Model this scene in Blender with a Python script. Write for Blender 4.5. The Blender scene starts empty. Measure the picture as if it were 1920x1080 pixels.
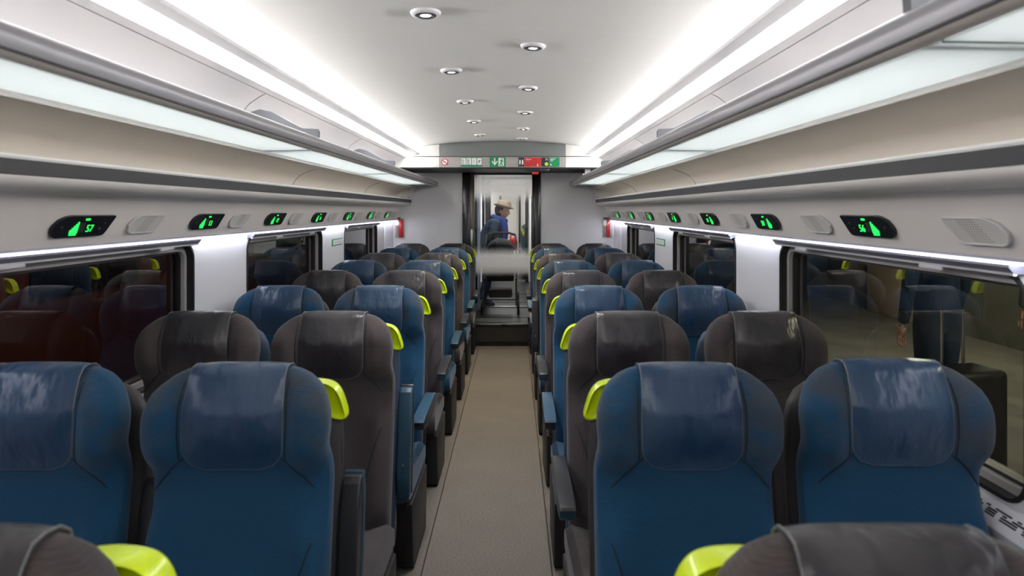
import bpy, bmesh, math, random
from mathutils import Vector, Matrix
random.seed(7)
scene = bpy.context.scene
C = scene.collection
PI = math.pi
Y0, Y1 = -1.6, 7.72          # length of the saloon

# ------------------------------------------------------------ helpers
def obj(name, me, mat=None, parent=None, sharp=35):
    if isinstance(me, bmesh.types.BMesh):
        bm = me
        bmesh.ops.recalc_face_normals(bm, faces=bm.faces)
        lim = math.radians(sharp)
        for f in bm.faces: f.smooth = True
        for e in bm.edges:
            if len(e.link_faces) == 2 and e.calc_face_angle(0) > lim: e.smooth = False
        me = bpy.data.meshes.new(name); bm.to_mesh(me); bm.free()
    o = bpy.data.objects.new(name, me); C.objects.link(o)
    if mat is not None:
        for m in (mat if isinstance(mat, (list, tuple)) else [mat]): me.materials.append(m)
    if parent is not None: o.parent = parent
    return o
def tag(o, label=None, cat=None, group=None, kind=None):
    if label: o['label'] = label
    if cat: o['category'] = cat
    if group: o['group'] = group
    if kind: o['kind'] = kind
    return o
def empty(name, loc=(0,0,0), rz=0, label=None, cat=None, group=None, kind=None):
    o = bpy.data.objects.new(name, None); C.objects.link(o)
    o.location = loc; o.rotation_euler = (0,0,rz); o.empty_display_size = .05
    return tag(o, label, cat, group, kind)
def struct(name, bm, mat, parent=None, label=None, sharp=35):
    o = obj(name, bm, mat, parent, sharp)
    if parent is None: o['kind'] = 'structure'
    if label: o['label'] = label
    return o
def copy_tree(o, parent=None):
    c = o.copy(); C.objects.link(c); c.parent = parent
    for ch in list(o.children): copy_tree(ch, c)
    return c
def box(bm, x0, x1, y0, y1, z0, z1, bev=0, seg=2, mi=0):
    r = bmesh.ops.create_cube(bm, size=1.0)
    vs = r['verts']
    for v in vs:
        v.co = Vector(((x0+x1)/2 + v.co.x*(x1-x0), (y0+y1)/2 + v.co.y*(y1-y0), (z0+z1)/2 + v.co.z*(z1-z0)))
    fs = list({f for v in vs for f in v.link_faces})
    for f in fs: f.material_index = mi
    if bev > 0:
        es = list({e for v in vs for e in v.link_edges})
        bmesh.ops.bevel(bm, geom=es, offset=bev, segments=seg, profile=.5, affect='EDGES')
def loft(bm, loops, cap=True, closed=True, mi=0):
    rows = [[bm.verts.new(p) for p in lp] for lp in loops]
    n = len(rows[0])
    for a, b in zip(rows, rows[1:]):
        for i in range(n if closed else n-1):
            j = (i+1) % n
            try: bm.faces.new((a[i], a[j], b[j], b[i])).material_index = mi
            except ValueError: pass
    if cap and closed:
        for r in (rows[0], rows[-1]):
            try: bm.faces.new(r).material_index = mi
            except ValueError: pass
    return rows
def tube(bm, pts, r, n=8, mi=0, cap=True):
    pts = [Vector(p) for p in pts]; loops = []
    up = Vector((0,0,1))
    t0 = (pts[1]-pts[0]).normalized()
    if abs(t0.dot(up)) > .9: up = Vector((0,1,0))
    nrm = t0.cross(up).normalized()
    for i, p in enumerate(pts):
        t = (pts[min(i+1, len(pts)-1)] - pts[max(i-1, 0)]).normalized()
        nrm = (nrm - t*nrm.dot(t)).normalized(); bn = t.cross(nrm)
        rr = r[i] if isinstance(r, (list, tuple)) else r
        loops.append([p + (nrm*math.cos(2*PI*k/n) + bn*math.sin(2*PI*k/n))*rr for k in range(n)])
    loft(bm, loops, cap, True, mi)
def prism_y(bm, pts, y0, y1, closed=True, mi=0, caps=True):
    """profile of (x,z) points run along y"""
    loft(bm, [[(x, y0, z) for x, z in pts], [(x, y1, z) for x, z in pts]], caps, closed, mi)
def prism_x(bm, pts, x0, x1, bev=0, seg=2, mi=0):
    """outline of (y,z) points run along x"""
    rows = loft(bm, [[(x0, y, z) for y, z in pts], [(x1, y, z) for y, z in pts]], True, True, mi)
    if bev:
        vs = rows[0] + rows[1]
        es = list({e for v in vs for e in v.link_edges if not (e.verts[0] in rows[0]) ^ (e.verts[1] in rows[0])})
        bmesh.ops.bevel(bm, geom=es, offset=bev, segments=seg, profile=.5, affect='EDGES')
def sheet(name, pts, y0, y1, mat, t=.008, parent=None, label=None, kind=True, div=1):
    """thin formed panel: open (x,z) profile run along y, given real thickness outwards"""
    bm = bmesh.new()
    P = [Vector(p) for p in pts]; off = []
    for i, p in enumerate(P):
        d = (P[min(i+1, len(P)-1)] - P[max(i-1, 0)]).normalized()
        off.append(p + Vector((-d.y, d.x))*t)
    ring = [tuple(p) for p in P] + [tuple(p) for p in reversed(off)]
    prism_y(bm, ring, y0, y1)
    o = obj(name, bm, mat, parent)
    if parent is None and kind: o['kind'] = 'structure'
    if label: o['label'] = label
    return o
def ring_panel(bm, outer, inner, mi=0):
    a = [bm.verts.new(p) for p in outer]; b = [bm.verts.new(p) for p in inner]
    n = len(a)
    for i in range(n):
        j = (i+1) % n
        bm.faces.new((a[i], a[j], b[j], b[i])).material_index = mi
    return a, b
def rrect(cx, cy, w, h, r, k=6):
    out = []
    for sx, sy, a0 in ((1,1,0), (-1,1,90), (-1,-1,180), (1,-1,270)):
        for i in range(k+1):
            a = math.radians(a0 + 90*i/k)
            out.append((cx + sx*(w/2-r) + r*math.cos(a), cy + sy*(h/2-r) + r*math.sin(a)))
    return out
def smooth(t):
    t = max(0, min(1, t)); return t*t*(3-2*t)
def interp(tab, z):
    if z <= tab[0][0]: return tab[0][1]
    for (a, va), (b, vb) in zip(tab, tab[1:]):
        if z <= b:
            t = (z-a)/(b-a); return va + (vb-va)*t
    return tab[-1][1]
def text_mesh(txt, size, ext=.0005):
    cu = bpy.data.curves.new('t', 'FONT'); cu.body = txt; cu.size = size; cu.extrude = ext
    cu.align_x = 'CENTER'; cu.align_y = 'CENTER'; cu.resolution_u = 3
    o = bpy.data.objects.new('t', cu); C.objects.link(o)
    dg = bpy.context.evaluated_depsgraph_get(); dg.update()
    me = bpy.data.meshes.new_from_object(o.evaluated_get(dg))
    bpy.data.objects.remove(o); return me

# ------------------------------------------------------------ materials
def mat(name, col, rough=.5, metal=0, spec=.5, bump=None, noise=None, emit=None, coat=0, sheen=0, trans=0, ior=1.45):
    """bump=(scale,strength,distance)  noise=(scale, colour2, lo, hi)"""
    m = bpy.data.materials.new(name); m.use_nodes = True
    nt = m.node_tree; b = nt.nodes['Principled BSDF']
    b.inputs['Base Color'].default_value = (*col, 1)
    b.inputs['Roughness'].default_value = rough; b.inputs['Metallic'].default_value = metal
    b.inputs['Specular IOR Level'].default_value = spec; b.inputs['Coat Weight'].default_value = coat
    b.inputs['Sheen Weight'].default_value = sheen; b.inputs['IOR'].default_value = ior
    b.inputs['Transmission Weight'].default_value = trans
    tc = nt.nodes.new('ShaderNodeTexCoord')
    if noise:
        n = nt.nodes.new('ShaderNodeTexNoise'); n.inputs['Scale'].default_value = noise[0]; n.inputs['Detail'].default_value = 4
        nt.links.new(tc.outputs['Object'], n.inputs['Vector'])
        r = nt.nodes.new('ShaderNodeMapRange'); r.inputs[1].default_value = noise[2]; r.inputs[2].default_value = noise[3]
        nt.links.new(n.outputs['Fac'], r.inputs[0])
        mx = nt.nodes.new('ShaderNodeMix'); mx.data_type = 'RGBA'
        mx.inputs[6].default_value = (*col, 1); mx.inputs[7].default_value = (*noise[1], 1)
        nt.links.new(r.outputs[0], mx.inputs[0]); nt.links.new(mx.outputs[2], b.inputs['Base Color'])
    if bump:
        n = nt.nodes.new('ShaderNodeTexNoise'); n.inputs['Scale'].default_value = bump[0]; n.inputs['Detail'].default_value = 3
        nt.links.new(tc.outputs['Object'], n.inputs['Vector'])
        bp = nt.nodes.new('ShaderNodeBump'); bp.inputs['Strength'].default_value = bump[1]; bp.inputs['Distance'].default_value = bump[2]
        nt.links.new(n.outputs['Fac'], bp.inputs['Height']); nt.links.new(bp.outputs[0], b.inputs['Normal'])
    if emit:
        b.inputs['Emission Color'].default_value = (*emit[0], 1); b.inputs['Emission Strength'].default_value = emit[1]
    return m
def math_node(nt, op, a, b=None, c=None):
    n = nt.nodes.new('ShaderNodeMath'); n.operation = op
    for i, v in enumerate((a, b, c)):
        if v is None: continue
        if isinstance(v, (int, float)): n.inputs[i].default_value = v
        else: nt.links.new(v, n.inputs[i])
    return n.outputs[0]
def mixcol(nt, fac, a, b):
    mx = nt.nodes.new('ShaderNodeMix'); mx.data_type = 'RGBA'
    if isinstance(fac, (int, float)): mx.inputs[0].default_value = fac
    else: nt.links.new(fac, mx.inputs[0])
    for i, v in ((6, a), (7, b)):
        if isinstance(v, tuple): mx.inputs[i].default_value = (*v, 1)
        else: nt.links.new(v, mx.inputs[i])
    return mx.outputs[2]
def fabric(name, col, worn, dark):
    """ribbed moquette with rubbed patches on the head wings"""
    m = mat(name, col, .85, spec=.25, sheen=.15); nt = m.node_tree; b = nt.nodes['Principled BSDF']
    tc = nt.nodes.new('ShaderNodeTexCoord'); oi = nt.nodes.new('ShaderNodeObjectInfo')
    sx = nt.nodes.new('ShaderNodeSeparateXYZ'); nt.links.new(tc.outputs['Object'], sx.inputs[0])
    X, Z = sx.outputs[0], sx.outputs[2]
    n = nt.nodes.new('ShaderNodeTexNoise'); n.noise_dimensions = '4D'; n.inputs['Scale'].default_value = 7; n.inputs['Detail'].default_value = 4
    nt.links.new(tc.outputs['Object'], n.inputs['Vector'])
    nt.links.new(math_node(nt, 'MULTIPLY', oi.outputs['Random'], 20), n.inputs['W'])
    wz = nt.nodes.new('ShaderNodeMapRange'); wz.interpolation_type = 'SMOOTHSTEP'
    nt.links.new(Z, wz.inputs[0]); wz.inputs[1].default_value = .90; wz.inputs[2].default_value = 1.0
    wear = nt.nodes.new('ShaderNodeMapRange'); nt.links.new(n.outputs['Fac'], wear.inputs[0])
    wear.inputs[1].default_value = .42; wear.inputs[2].default_value = .60; wear.inputs[4].default_value = .8
    c = mixcol(nt, math_node(nt, 'MULTIPLY', wear.outputs[0], wz.outputs[0]), col, worn)
    # ribs
    rib = math_node(nt, 'SINE', math_node(nt, 'MULTIPLY', Z, 2*PI/.0055))
    n2 = nt.nodes.new('ShaderNodeTexNoise'); n2.inputs['Scale'].default_value = 1
    mp = nt.nodes.new('ShaderNodeMapping'); mp.inputs['Scale'].default_value = (60, 60, 420)
    nt.links.new(tc.outputs['Object'], mp.inputs[0]); nt.links.new(mp.outputs[0], n2.inputs['Vector'])
    f = math_node(nt, 'MULTIPLY', math_node(nt, 'ADD', math_node(nt, 'MULTIPLY', rib, .13), n2.outputs['Fac']), .75)
    c = mixcol(nt, math_node(nt, 'SUBTRACT', f, .12), c, dark)
    nt.links.new(c, b.inputs['Base Color'])
    bp = nt.nodes.new('ShaderNodeBump'); bp.inputs['Strength'].default_value = .35; bp.inputs['Distance'].default_value = .002
    nt.links.new(f, bp.inputs['Height']); nt.links.new(bp.outputs[0], b.inputs['Normal'])
    return m
def leather(name, col, worn, rough):
    m = mat(name, col, rough, spec=.5); nt = m.node_tree; b = nt.nodes['Principled BSDF']
    tc = nt.nodes.new('ShaderNodeTexCoord'); oi = nt.nodes.new('ShaderNodeObjectInfo')
    W = math_node(nt, 'MULTIPLY', oi.outputs['Random'], 30)
    n = nt.nodes.new('ShaderNodeTexNoise'); n.noise_dimensions = '4D'; n.inputs['Scale'].default_value = 9; n.inputs['Detail'].default_value = 3
    mp = nt.nodes.new('ShaderNodeMapping'); mp.inputs['Scale'].default_value = (1.6, 1, .8)
    nt.links.new(tc.outputs['Object'], mp.inputs[0])
    nt.links.new(mp.outputs[0], n.inputs['Vector']); nt.links.new(W, n.inputs['W'])
    n3 = nt.nodes.new('ShaderNodeTexNoise'); n3.noise_dimensions = '4D'; n3.inputs['Scale'].default_value = 6; nt.links.new(tc.outputs['Object'], n3.inputs['Vector']); nt.links.new(W, n3.inputs['W'])
    r = nt.nodes.new('ShaderNodeMapRange'); r.inputs[1].default_value = .42; r.inputs[2].default_value = .66
    nt.links.new(n3.outputs['Fac'], r.inputs[0])
    nt.links.new(mixcol(nt, r.outputs[0], col, worn), b.inputs['Base Color'])
    bp = nt.nodes.new('ShaderNodeBump'); bp.inputs['Strength'].default_value = .9; bp.inputs['Distance'].default_value = .018
    nt.links.new(n.outputs['Fac'], bp.inputs['Height']); nt.links.new(bp.outputs[0], b.inputs['Normal'])
    return m
def emitter(name, col, s):
    m = bpy.data.materials.new(name); m.use_nodes = True; nt = m.node_tree
    nt.nodes.clear(); e = nt.nodes.new('ShaderNodeEmission'); e.inputs[0].default_value = (*col, 1); e.inputs[1].default_value = s
    o = nt.nodes.new('ShaderNodeOutputMaterial'); nt.links.new(e.outputs[0], o.inputs[0]); return m
def pane_mat(name, tint, refl, dots=False, ior=1.5):
    m = bpy.data.materials.new(name); m.use_nodes = True; nt = m.node_tree; nt.nodes.clear()
    out = nt.nodes.new('ShaderNodeOutputMaterial')
    tr = nt.nodes.new('ShaderNodeBsdfTransparent'); tr.inputs[0].default_value = (*tint, 1)
    gl = nt.nodes.new('ShaderNodeBsdfGlossy'); gl.inputs['Roughness'].default_value = 0.015
    fr = nt.nodes.new('ShaderNodeFresnel'); fr.inputs[0].default_value = ior
    mx = nt.nodes.new('ShaderNodeMixShader')
    geo = nt.nodes.new('ShaderNodeNewGeometry')
    f = math_node(nt, 'MULTIPLY', math_node(nt, 'MINIMUM', math_node(nt, 'MULTIPLY', fr.outputs[0], refl), 1.0), math_node(nt, 'SUBTRACT', 1.0, geo.outputs['Backfacing']))
    nt.links.new(f, mx.inputs[0]); nt.links.new(tr.outputs[0], mx.inputs[1]); nt.links.new(gl.outputs[0], mx.inputs[2])
    res = mx.outputs[0]
    if dots:
        tc = nt.nodes.new('ShaderNodeTexCoord'); s = nt.nodes.new('ShaderNodeSeparateXYZ'); nt.links.new(tc.outputs['Object'], s.inputs[0])
        X, Z = s.outputs[0], s.outputs[2]
        P = .022
        u = math_node(nt, 'DIVIDE', math_node(nt, 'ADD', X, Z), P); v = math_node(nt, 'DIVIDE', math_node(nt, 'SUBTRACT', X, Z), P)
        fu = math_node(nt, 'SUBTRACT', math_node(nt, 'FRACT', math_node(nt, 'ADD', u, 300)), .5)
        fv = math_node(nt, 'SUBTRACT', math_node(nt, 'FRACT', math_node(nt, 'ADD', v, 300)), .5)
        d = math_node(nt, 'SQRT', math_node(nt, 'ADD', math_node(nt, 'MULTIPLY', fu, fu), math_node(nt, 'MULTIPLY', fv, fv)))
        # radius of the printed dots by height: bands at the top and below the waist
        cr = nt.nodes.new('ShaderNodeValToRGB'); zz = math_node(nt, 'DIVIDE', Z, 2.2); nt.links.new(zz, cr.inputs[0])
        els = [(.0, 0), (.74/2.2, 0), (.80/2.2, .42), (.88/2.2, .58), (1.0/2.2, .5), (1.07/2.2, .25), (1.12/2.2, 0), (1.62/2.2, 0), (1.72/2.2, .4), (1.82/2.2, .60), (1.92/2.2, .5), (2.0/2.2, .3)]
        while len(cr.color_ramp.elements) < len(els): cr.color_ramp.elements.new(.5)
        for e, (p, c) in zip(cr.color_ramp.elements, els): e.position = p; e.color = (c, c, c, 1)
        mask = math_node(nt, 'LESS_THAN', d, cr.outputs[0])
        df = nt.nodes.new('ShaderNodeBsdfDiffuse'); df.inputs[0].default_value = (.92, .91, .90, 1)
        tl = nt.nodes.new('ShaderNodeBsdfTranslucent'); tl.inputs[0].default_value = (.92, .91, .90, 1)
        m2 = nt.nodes.new('ShaderNodeMixShader'); nt.links.new(df.outputs[0], m2.inputs[1]); nt.links.new(tl.outputs[0], m2.inputs[2])
        m3 = nt.nodes.new('ShaderNodeMixShader'); nt.links.new(mask, m3.inputs[0]); nt.links.new(res, m3.inputs[1]); nt.links.new(m2.outputs[0], m3.inputs[2])
        res = m3.outputs[0]
    nt.links.new(res, out.inputs[0]); return m

def carpet():
    m = mat('carpet', (.10,.09,.08), .95, spec=.1); nt = m.node_tree; b = nt.nodes['Principled BSDF']
    tc = nt.nodes.new('ShaderNodeTexCoord')
    n1 = nt.nodes.new('ShaderNodeTexNoise'); n1.inputs['Scale'].default_value = 5; n1.inputs['Detail'].default_value = 6
    n2 = nt.nodes.new('ShaderNodeTexNoise'); mp = nt.nodes.new('ShaderNodeMapping'); mp.inputs['Scale'].default_value = (90, 220, 90); n2.inputs['Scale'].default_value = 1; n2.inputs['Detail'].default_value = 5
    nt.links.new(tc.outputs['Object'], n1.inputs['Vector']); nt.links.new(tc.outputs['Object'], mp.inputs[0]); nt.links.new(mp.outputs[0], n2.inputs['Vector'])
    r = nt.nodes.new('ShaderNodeMapRange'); r.inputs[1].default_value = .3; r.inputs[2].default_value = .7; nt.links.new(n2.outputs['Fac'], r.inputs[0])
    c = mixcol(nt, r.outputs[0], (.125,.111,.096), (.255,.228,.195))
    c = mixcol(nt, math_node(nt, 'MULTIPLY', n1.outputs['Fac'], .55), c, (.135,.12,.106))
    nt.links.new(c, b.inputs['Base Color'])
    bp = nt.nodes.new('ShaderNodeBump'); bp.inputs['Strength'].default_value = .6; bp.inputs['Distance'].default_value = .004
    nt.links.new(n2.outputs['Fac'], bp.inputs['Height']); nt.links.new(bp.outputs[0], b.inputs['Normal'])
    return m
def ceiling_mat():
    m = mat('ceiling_paint', (.80,.785,.77), .5, spec=.35); nt = m.node_tree; b = nt.nodes['Principled BSDF']
    tc = nt.nodes.new('ShaderNodeTexCoord'); s = nt.nodes.new('ShaderNodeSeparateXYZ'); nt.links.new(tc.outputs['Object'], s.inputs[0])
    fr = math_node(nt, 'FRACT', math_node(nt, 'DIVIDE', math_node(nt, 'ADD', s.outputs[1], 9.14), .49))
    line = math_node(nt, 'LESS_THAN', fr, .012)
    nt.links.new(mixcol(nt, math_node(nt, 'MULTIPLY', line, .5), (.80,.785,.77), (.9,.89,.88)), b.inputs['Base Color'])
    n = nt.nodes.new('ShaderNodeTexNoise'); n.inputs['Scale'].default_value = 1.5; nt.links.new(tc.outputs['Object'], n.inputs['Vector'])
    bp = nt.nodes.new('ShaderNodeBump'); bp.inputs['Strength'].default_value = .25; bp.inputs['Distance'].default_value = .02
    nt.links.new(n.outputs['Fac'], bp.inputs['Height']); nt.links.new(bp.outputs[0], b.inputs['Normal'])
    return m
def perf_mat(name, base, hole, P, size):
    m = mat(name, base, .5); nt = m.node_tree; b = nt.nodes['Principled BSDF']
    tc = nt.nodes.new('ShaderNodeTexCoord'); s = nt.nodes.new('ShaderNodeSeparateXYZ'); nt.links.new(tc.outputs['Object'], s.inputs[0])
    fy = math_node(nt, 'LESS_THAN', math_node(nt, 'FRACT', math_node(nt, 'DIVIDE', math_node(nt, 'ADD', s.outputs[1], 5), P)), size)
    fz = math_node(nt, 'LESS_THAN', math_node(nt, 'FRACT', math_node(nt, 'DIVIDE', math_node(nt, 'ADD', s.outputs[2], 5), P*.7)), .45)
    # the punched part is a slanted block in the middle
    sk = math_node(nt, 'ABSOLUTE', math_node(nt, 'SUBTRACT', s.outputs[1], math_node(nt, 'MULTIPLY', s.outputs[2], .9)))
    inside = math_node(nt, 'LESS_THAN', sk, .032)
    f = math_node(nt, 'MULTIPLY', math_node(nt, 'MULTIPLY', fy, fz), inside)
    nt.links.new(mixcol(nt, f, base, hole), b.inputs['Base Color'])
    return m

M = {}
M['ceiling'] = ceiling_mat()
M['white'] = mat('white_moulding', (.62,.61,.635), .35, spec=.5)
M['pillar'] = mat('pillar_white', (.72,.72,.76), .4, spec=.4)
M['fascia'] = mat('fascia_warm_white', (.82,.775,.745), .42, noise=(2, (.80,.755,.725), .3, .7))
M['beige'] = mat('beige_lining', (.88,.81,.74), .45, spec=.45)
M['lip'] = mat('lip_white', (.88,.87,.85), .4)
M['strip'] = mat('charcoal_strip', (.042,.040,.046), .5)
M['alu'] = mat('brushed_aluminium', (.32,.315,.34), .33, metal=.45)
M['frame_reflection_grey'] = mat('frame_reflection_grey', (.42,.40,.40), .4)
M['cassette'] = mat('lavender_grey_metal', (.20,.20,.25), .35, metal=.4)
M['alu_dark'] = mat('dark_anodised', (.17,.165,.17), .3, metal=.8)
M['led_rail'] = mat('rail_diffuser', (.50,.50,.58), .3, metal=.3)
M['endwall'] = mat('end_wall_grey', (.86,.845,.86), .45, spec=.4)
M['header_white'] = mat('header_white', (.8,.79,.77), .35)
M['header_grey'] = mat('header_grey', (.42,.39,.38), .4)
M['mirror_grey'] = mat('glossy_grey_panel', (.25,.27,.27), .06, metal=.35, spec=.9, coat=.6)
M['black'] = mat('black_gloss', (.012,.012,.014), .22, spec=.6)
M['black_matt'] = mat('black_plastic', (.014,.014,.016), .5)
M['rubber'] = mat('black_rubber', (.015,.015,.016), .45)
M['brownmetal'] = mat('bronze_anodised', (.09,.075,.068), .3, metal=.7)
M['steel'] = mat('satin_steel', (.45,.45,.45), .3, metal=1)
M['step'] = mat('dark_step', (.05,.05,.053), .4, metal=.3, noise=(6, (.065,.062,.06), .4, .7))
M['blue_fab'] = fabric('blue_moquette', (.008,.060,.128), (.055,.053,.050), (.004,.027,.064))
M['grey_fab'] = fabric('grey_moquette', (.056,.047,.050), (.090,.074,.066), (.027,.023,.026))
M['blue_leather'] = leather('navy_leather', (.017,.045,.100), (.034,.068,.120), .31)
M['grey_leather'] = leather('charcoal_leather', (.029,.027,.032), (.055,.050,.052), .33)
M['blue_shell'] = mat('slate_blue_shell', (.034,.058,.100), .5)
M['grey_shell'] = mat('charcoal_shell', (.032,.029,.030), .5)
M['blue_plastic'] = mat('blue_arm_plastic', (.020,.060,.100), .38)
M['grey_plastic'] = mat('charcoal_arm_plastic', (.020,.021,.025), .35)
M['piping'] = mat('grey_piping', (.16,.17,.17), .5)
M['seam'] = mat('dark_seam', (.006,.012,.022), .8)
M['lime'] = mat('lime_plastic', (.62,.80,.003), .28, spec=.5, coat=.4)
M['carpet'] = carpet()
M['brass'] = mat('brass_edge', (.6,.45,.25), .35, metal=1)
M['frost'] = None
M['green_led'] = emitter('green_led', (.02,.9,.10), .55)
M['tinted'] = pane_mat('window_glass', (.62,.64,.60), 2.1)
M['door_glass'] = pane_mat('door_glass', (.86,.88,.87), 1.0, dots=True)
M['clear'] = pane_mat('clear_plastic', (.9,.9,.9), 1.0)
M['red'] = mat('red_plastic', (.62,.03,.03), .35)
M['green'] = mat('sign_green', (.0,.30,.11), .4)
M['sign_white'] = mat('sign_white', (.85,.86,.84), .4)
M['navy_sign'] = mat('sign_navy', (.02,.022,.04), .4)
M['yellow'] = mat('sign_yellow', (.55,.75,.05), .4)
M['grille'] = perf_mat('lamp_grille', (.60,.58,.56), (.22,.2,.19), .0085, .5)

def frosted():
    m = bpy.data.materials.new('frosted_glass'); m.use_nodes = True; nt = m.node_tree; nt.nodes.clear()
    o = nt.nodes.new('ShaderNodeOutputMaterial'); d = nt.nodes.new('ShaderNodeBsdfDiffuse'); d.inputs[0].default_value = (.72,.74,.74,1)
    t = nt.nodes.new('ShaderNodeBsdfTranslucent'); t.inputs[0].default_value = (.76,.80,.80,1)
    g = nt.nodes.new('ShaderNodeBsdfGlossy'); g.inputs['Roughness'].default_value = .3
    a = nt.nodes.new('ShaderNodeMixShader'); a.inputs[0].default_value = .72; nt.links.new(d.outputs[0], a.inputs[1]); nt.links.new(t.outputs[0], a.inputs[2])
    b = nt.nodes.new('ShaderNodeMixShader'); b.inputs[0].default_value = .05; nt.links.new(a.outputs[0], b.inputs[1]); nt.links.new(g.outputs[0], b.inputs[2])
    nt.links.new(b.outputs[0], o.inputs[0]); return m
M['frost'] = frosted()
M['opal'] = frosted(); M['opal'].name = 'opal_edge'
for n_ in M['opal'].node_tree.nodes:
    if n_.type in ('BSDF_DIFFUSE', 'BSDF_TRANSLUCENT'): n_.inputs[0].default_value = (.93,.93,.92,1)
STRIP = emitter('lamp_diffuser', (1,.985,.97), 5.3)
COVE = emitter('cove_tube', (1,.97,.94), 2.9)
LEDW = emitter('window_led', (.88,.90,1.0), 5.0)
DOWN = emitter('downlight_lens', (.93,.95,1.0), 9.0)
DOWNW = emitter('downlight_lens_warm', (1.0,.85,.55), 8.0)

# ------------------------------------------------------------ setting
def build_floor():
    bm = bmesh.new(); box(bm, -1.36, 1.36, Y0, Y1, -.04, 0)
    struct('floor', bm, M['carpet'], label='grey brown carpet of the aisle')
    for i, x in enumerate((-.272, .285)):
        bm = bmesh.new(); box(bm, x-.0025, x+.0025, Y0, 7.24, -.002, .0025)
        struct('trim_%d' % (1+i), bm, M['black_matt'])
    k = 0
    for y in (3.2, 4.15, 4.3):
        bm = bmesh.new(); box(bm, .289, .293, y, y+.16, -.001, .003)
        struct('trim_%d' % (3+k), bm, M['brass']); k += 1
build_floor()

def ceil_z(x): return 2.295 - .0684*x*x
pts = [(x*.99/12, ceil_z(x*.99/12)) for x in range(-12, 13)]
pts = [(-1.03, 2.16), (-1.025, 2.195)] + pts + [(1.025, 2.195), (1.03, 2.16)]
sheet('ceiling', pts, Y0, Y1, M['ceiling'], .012, label='pale arched ceiling')

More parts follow.
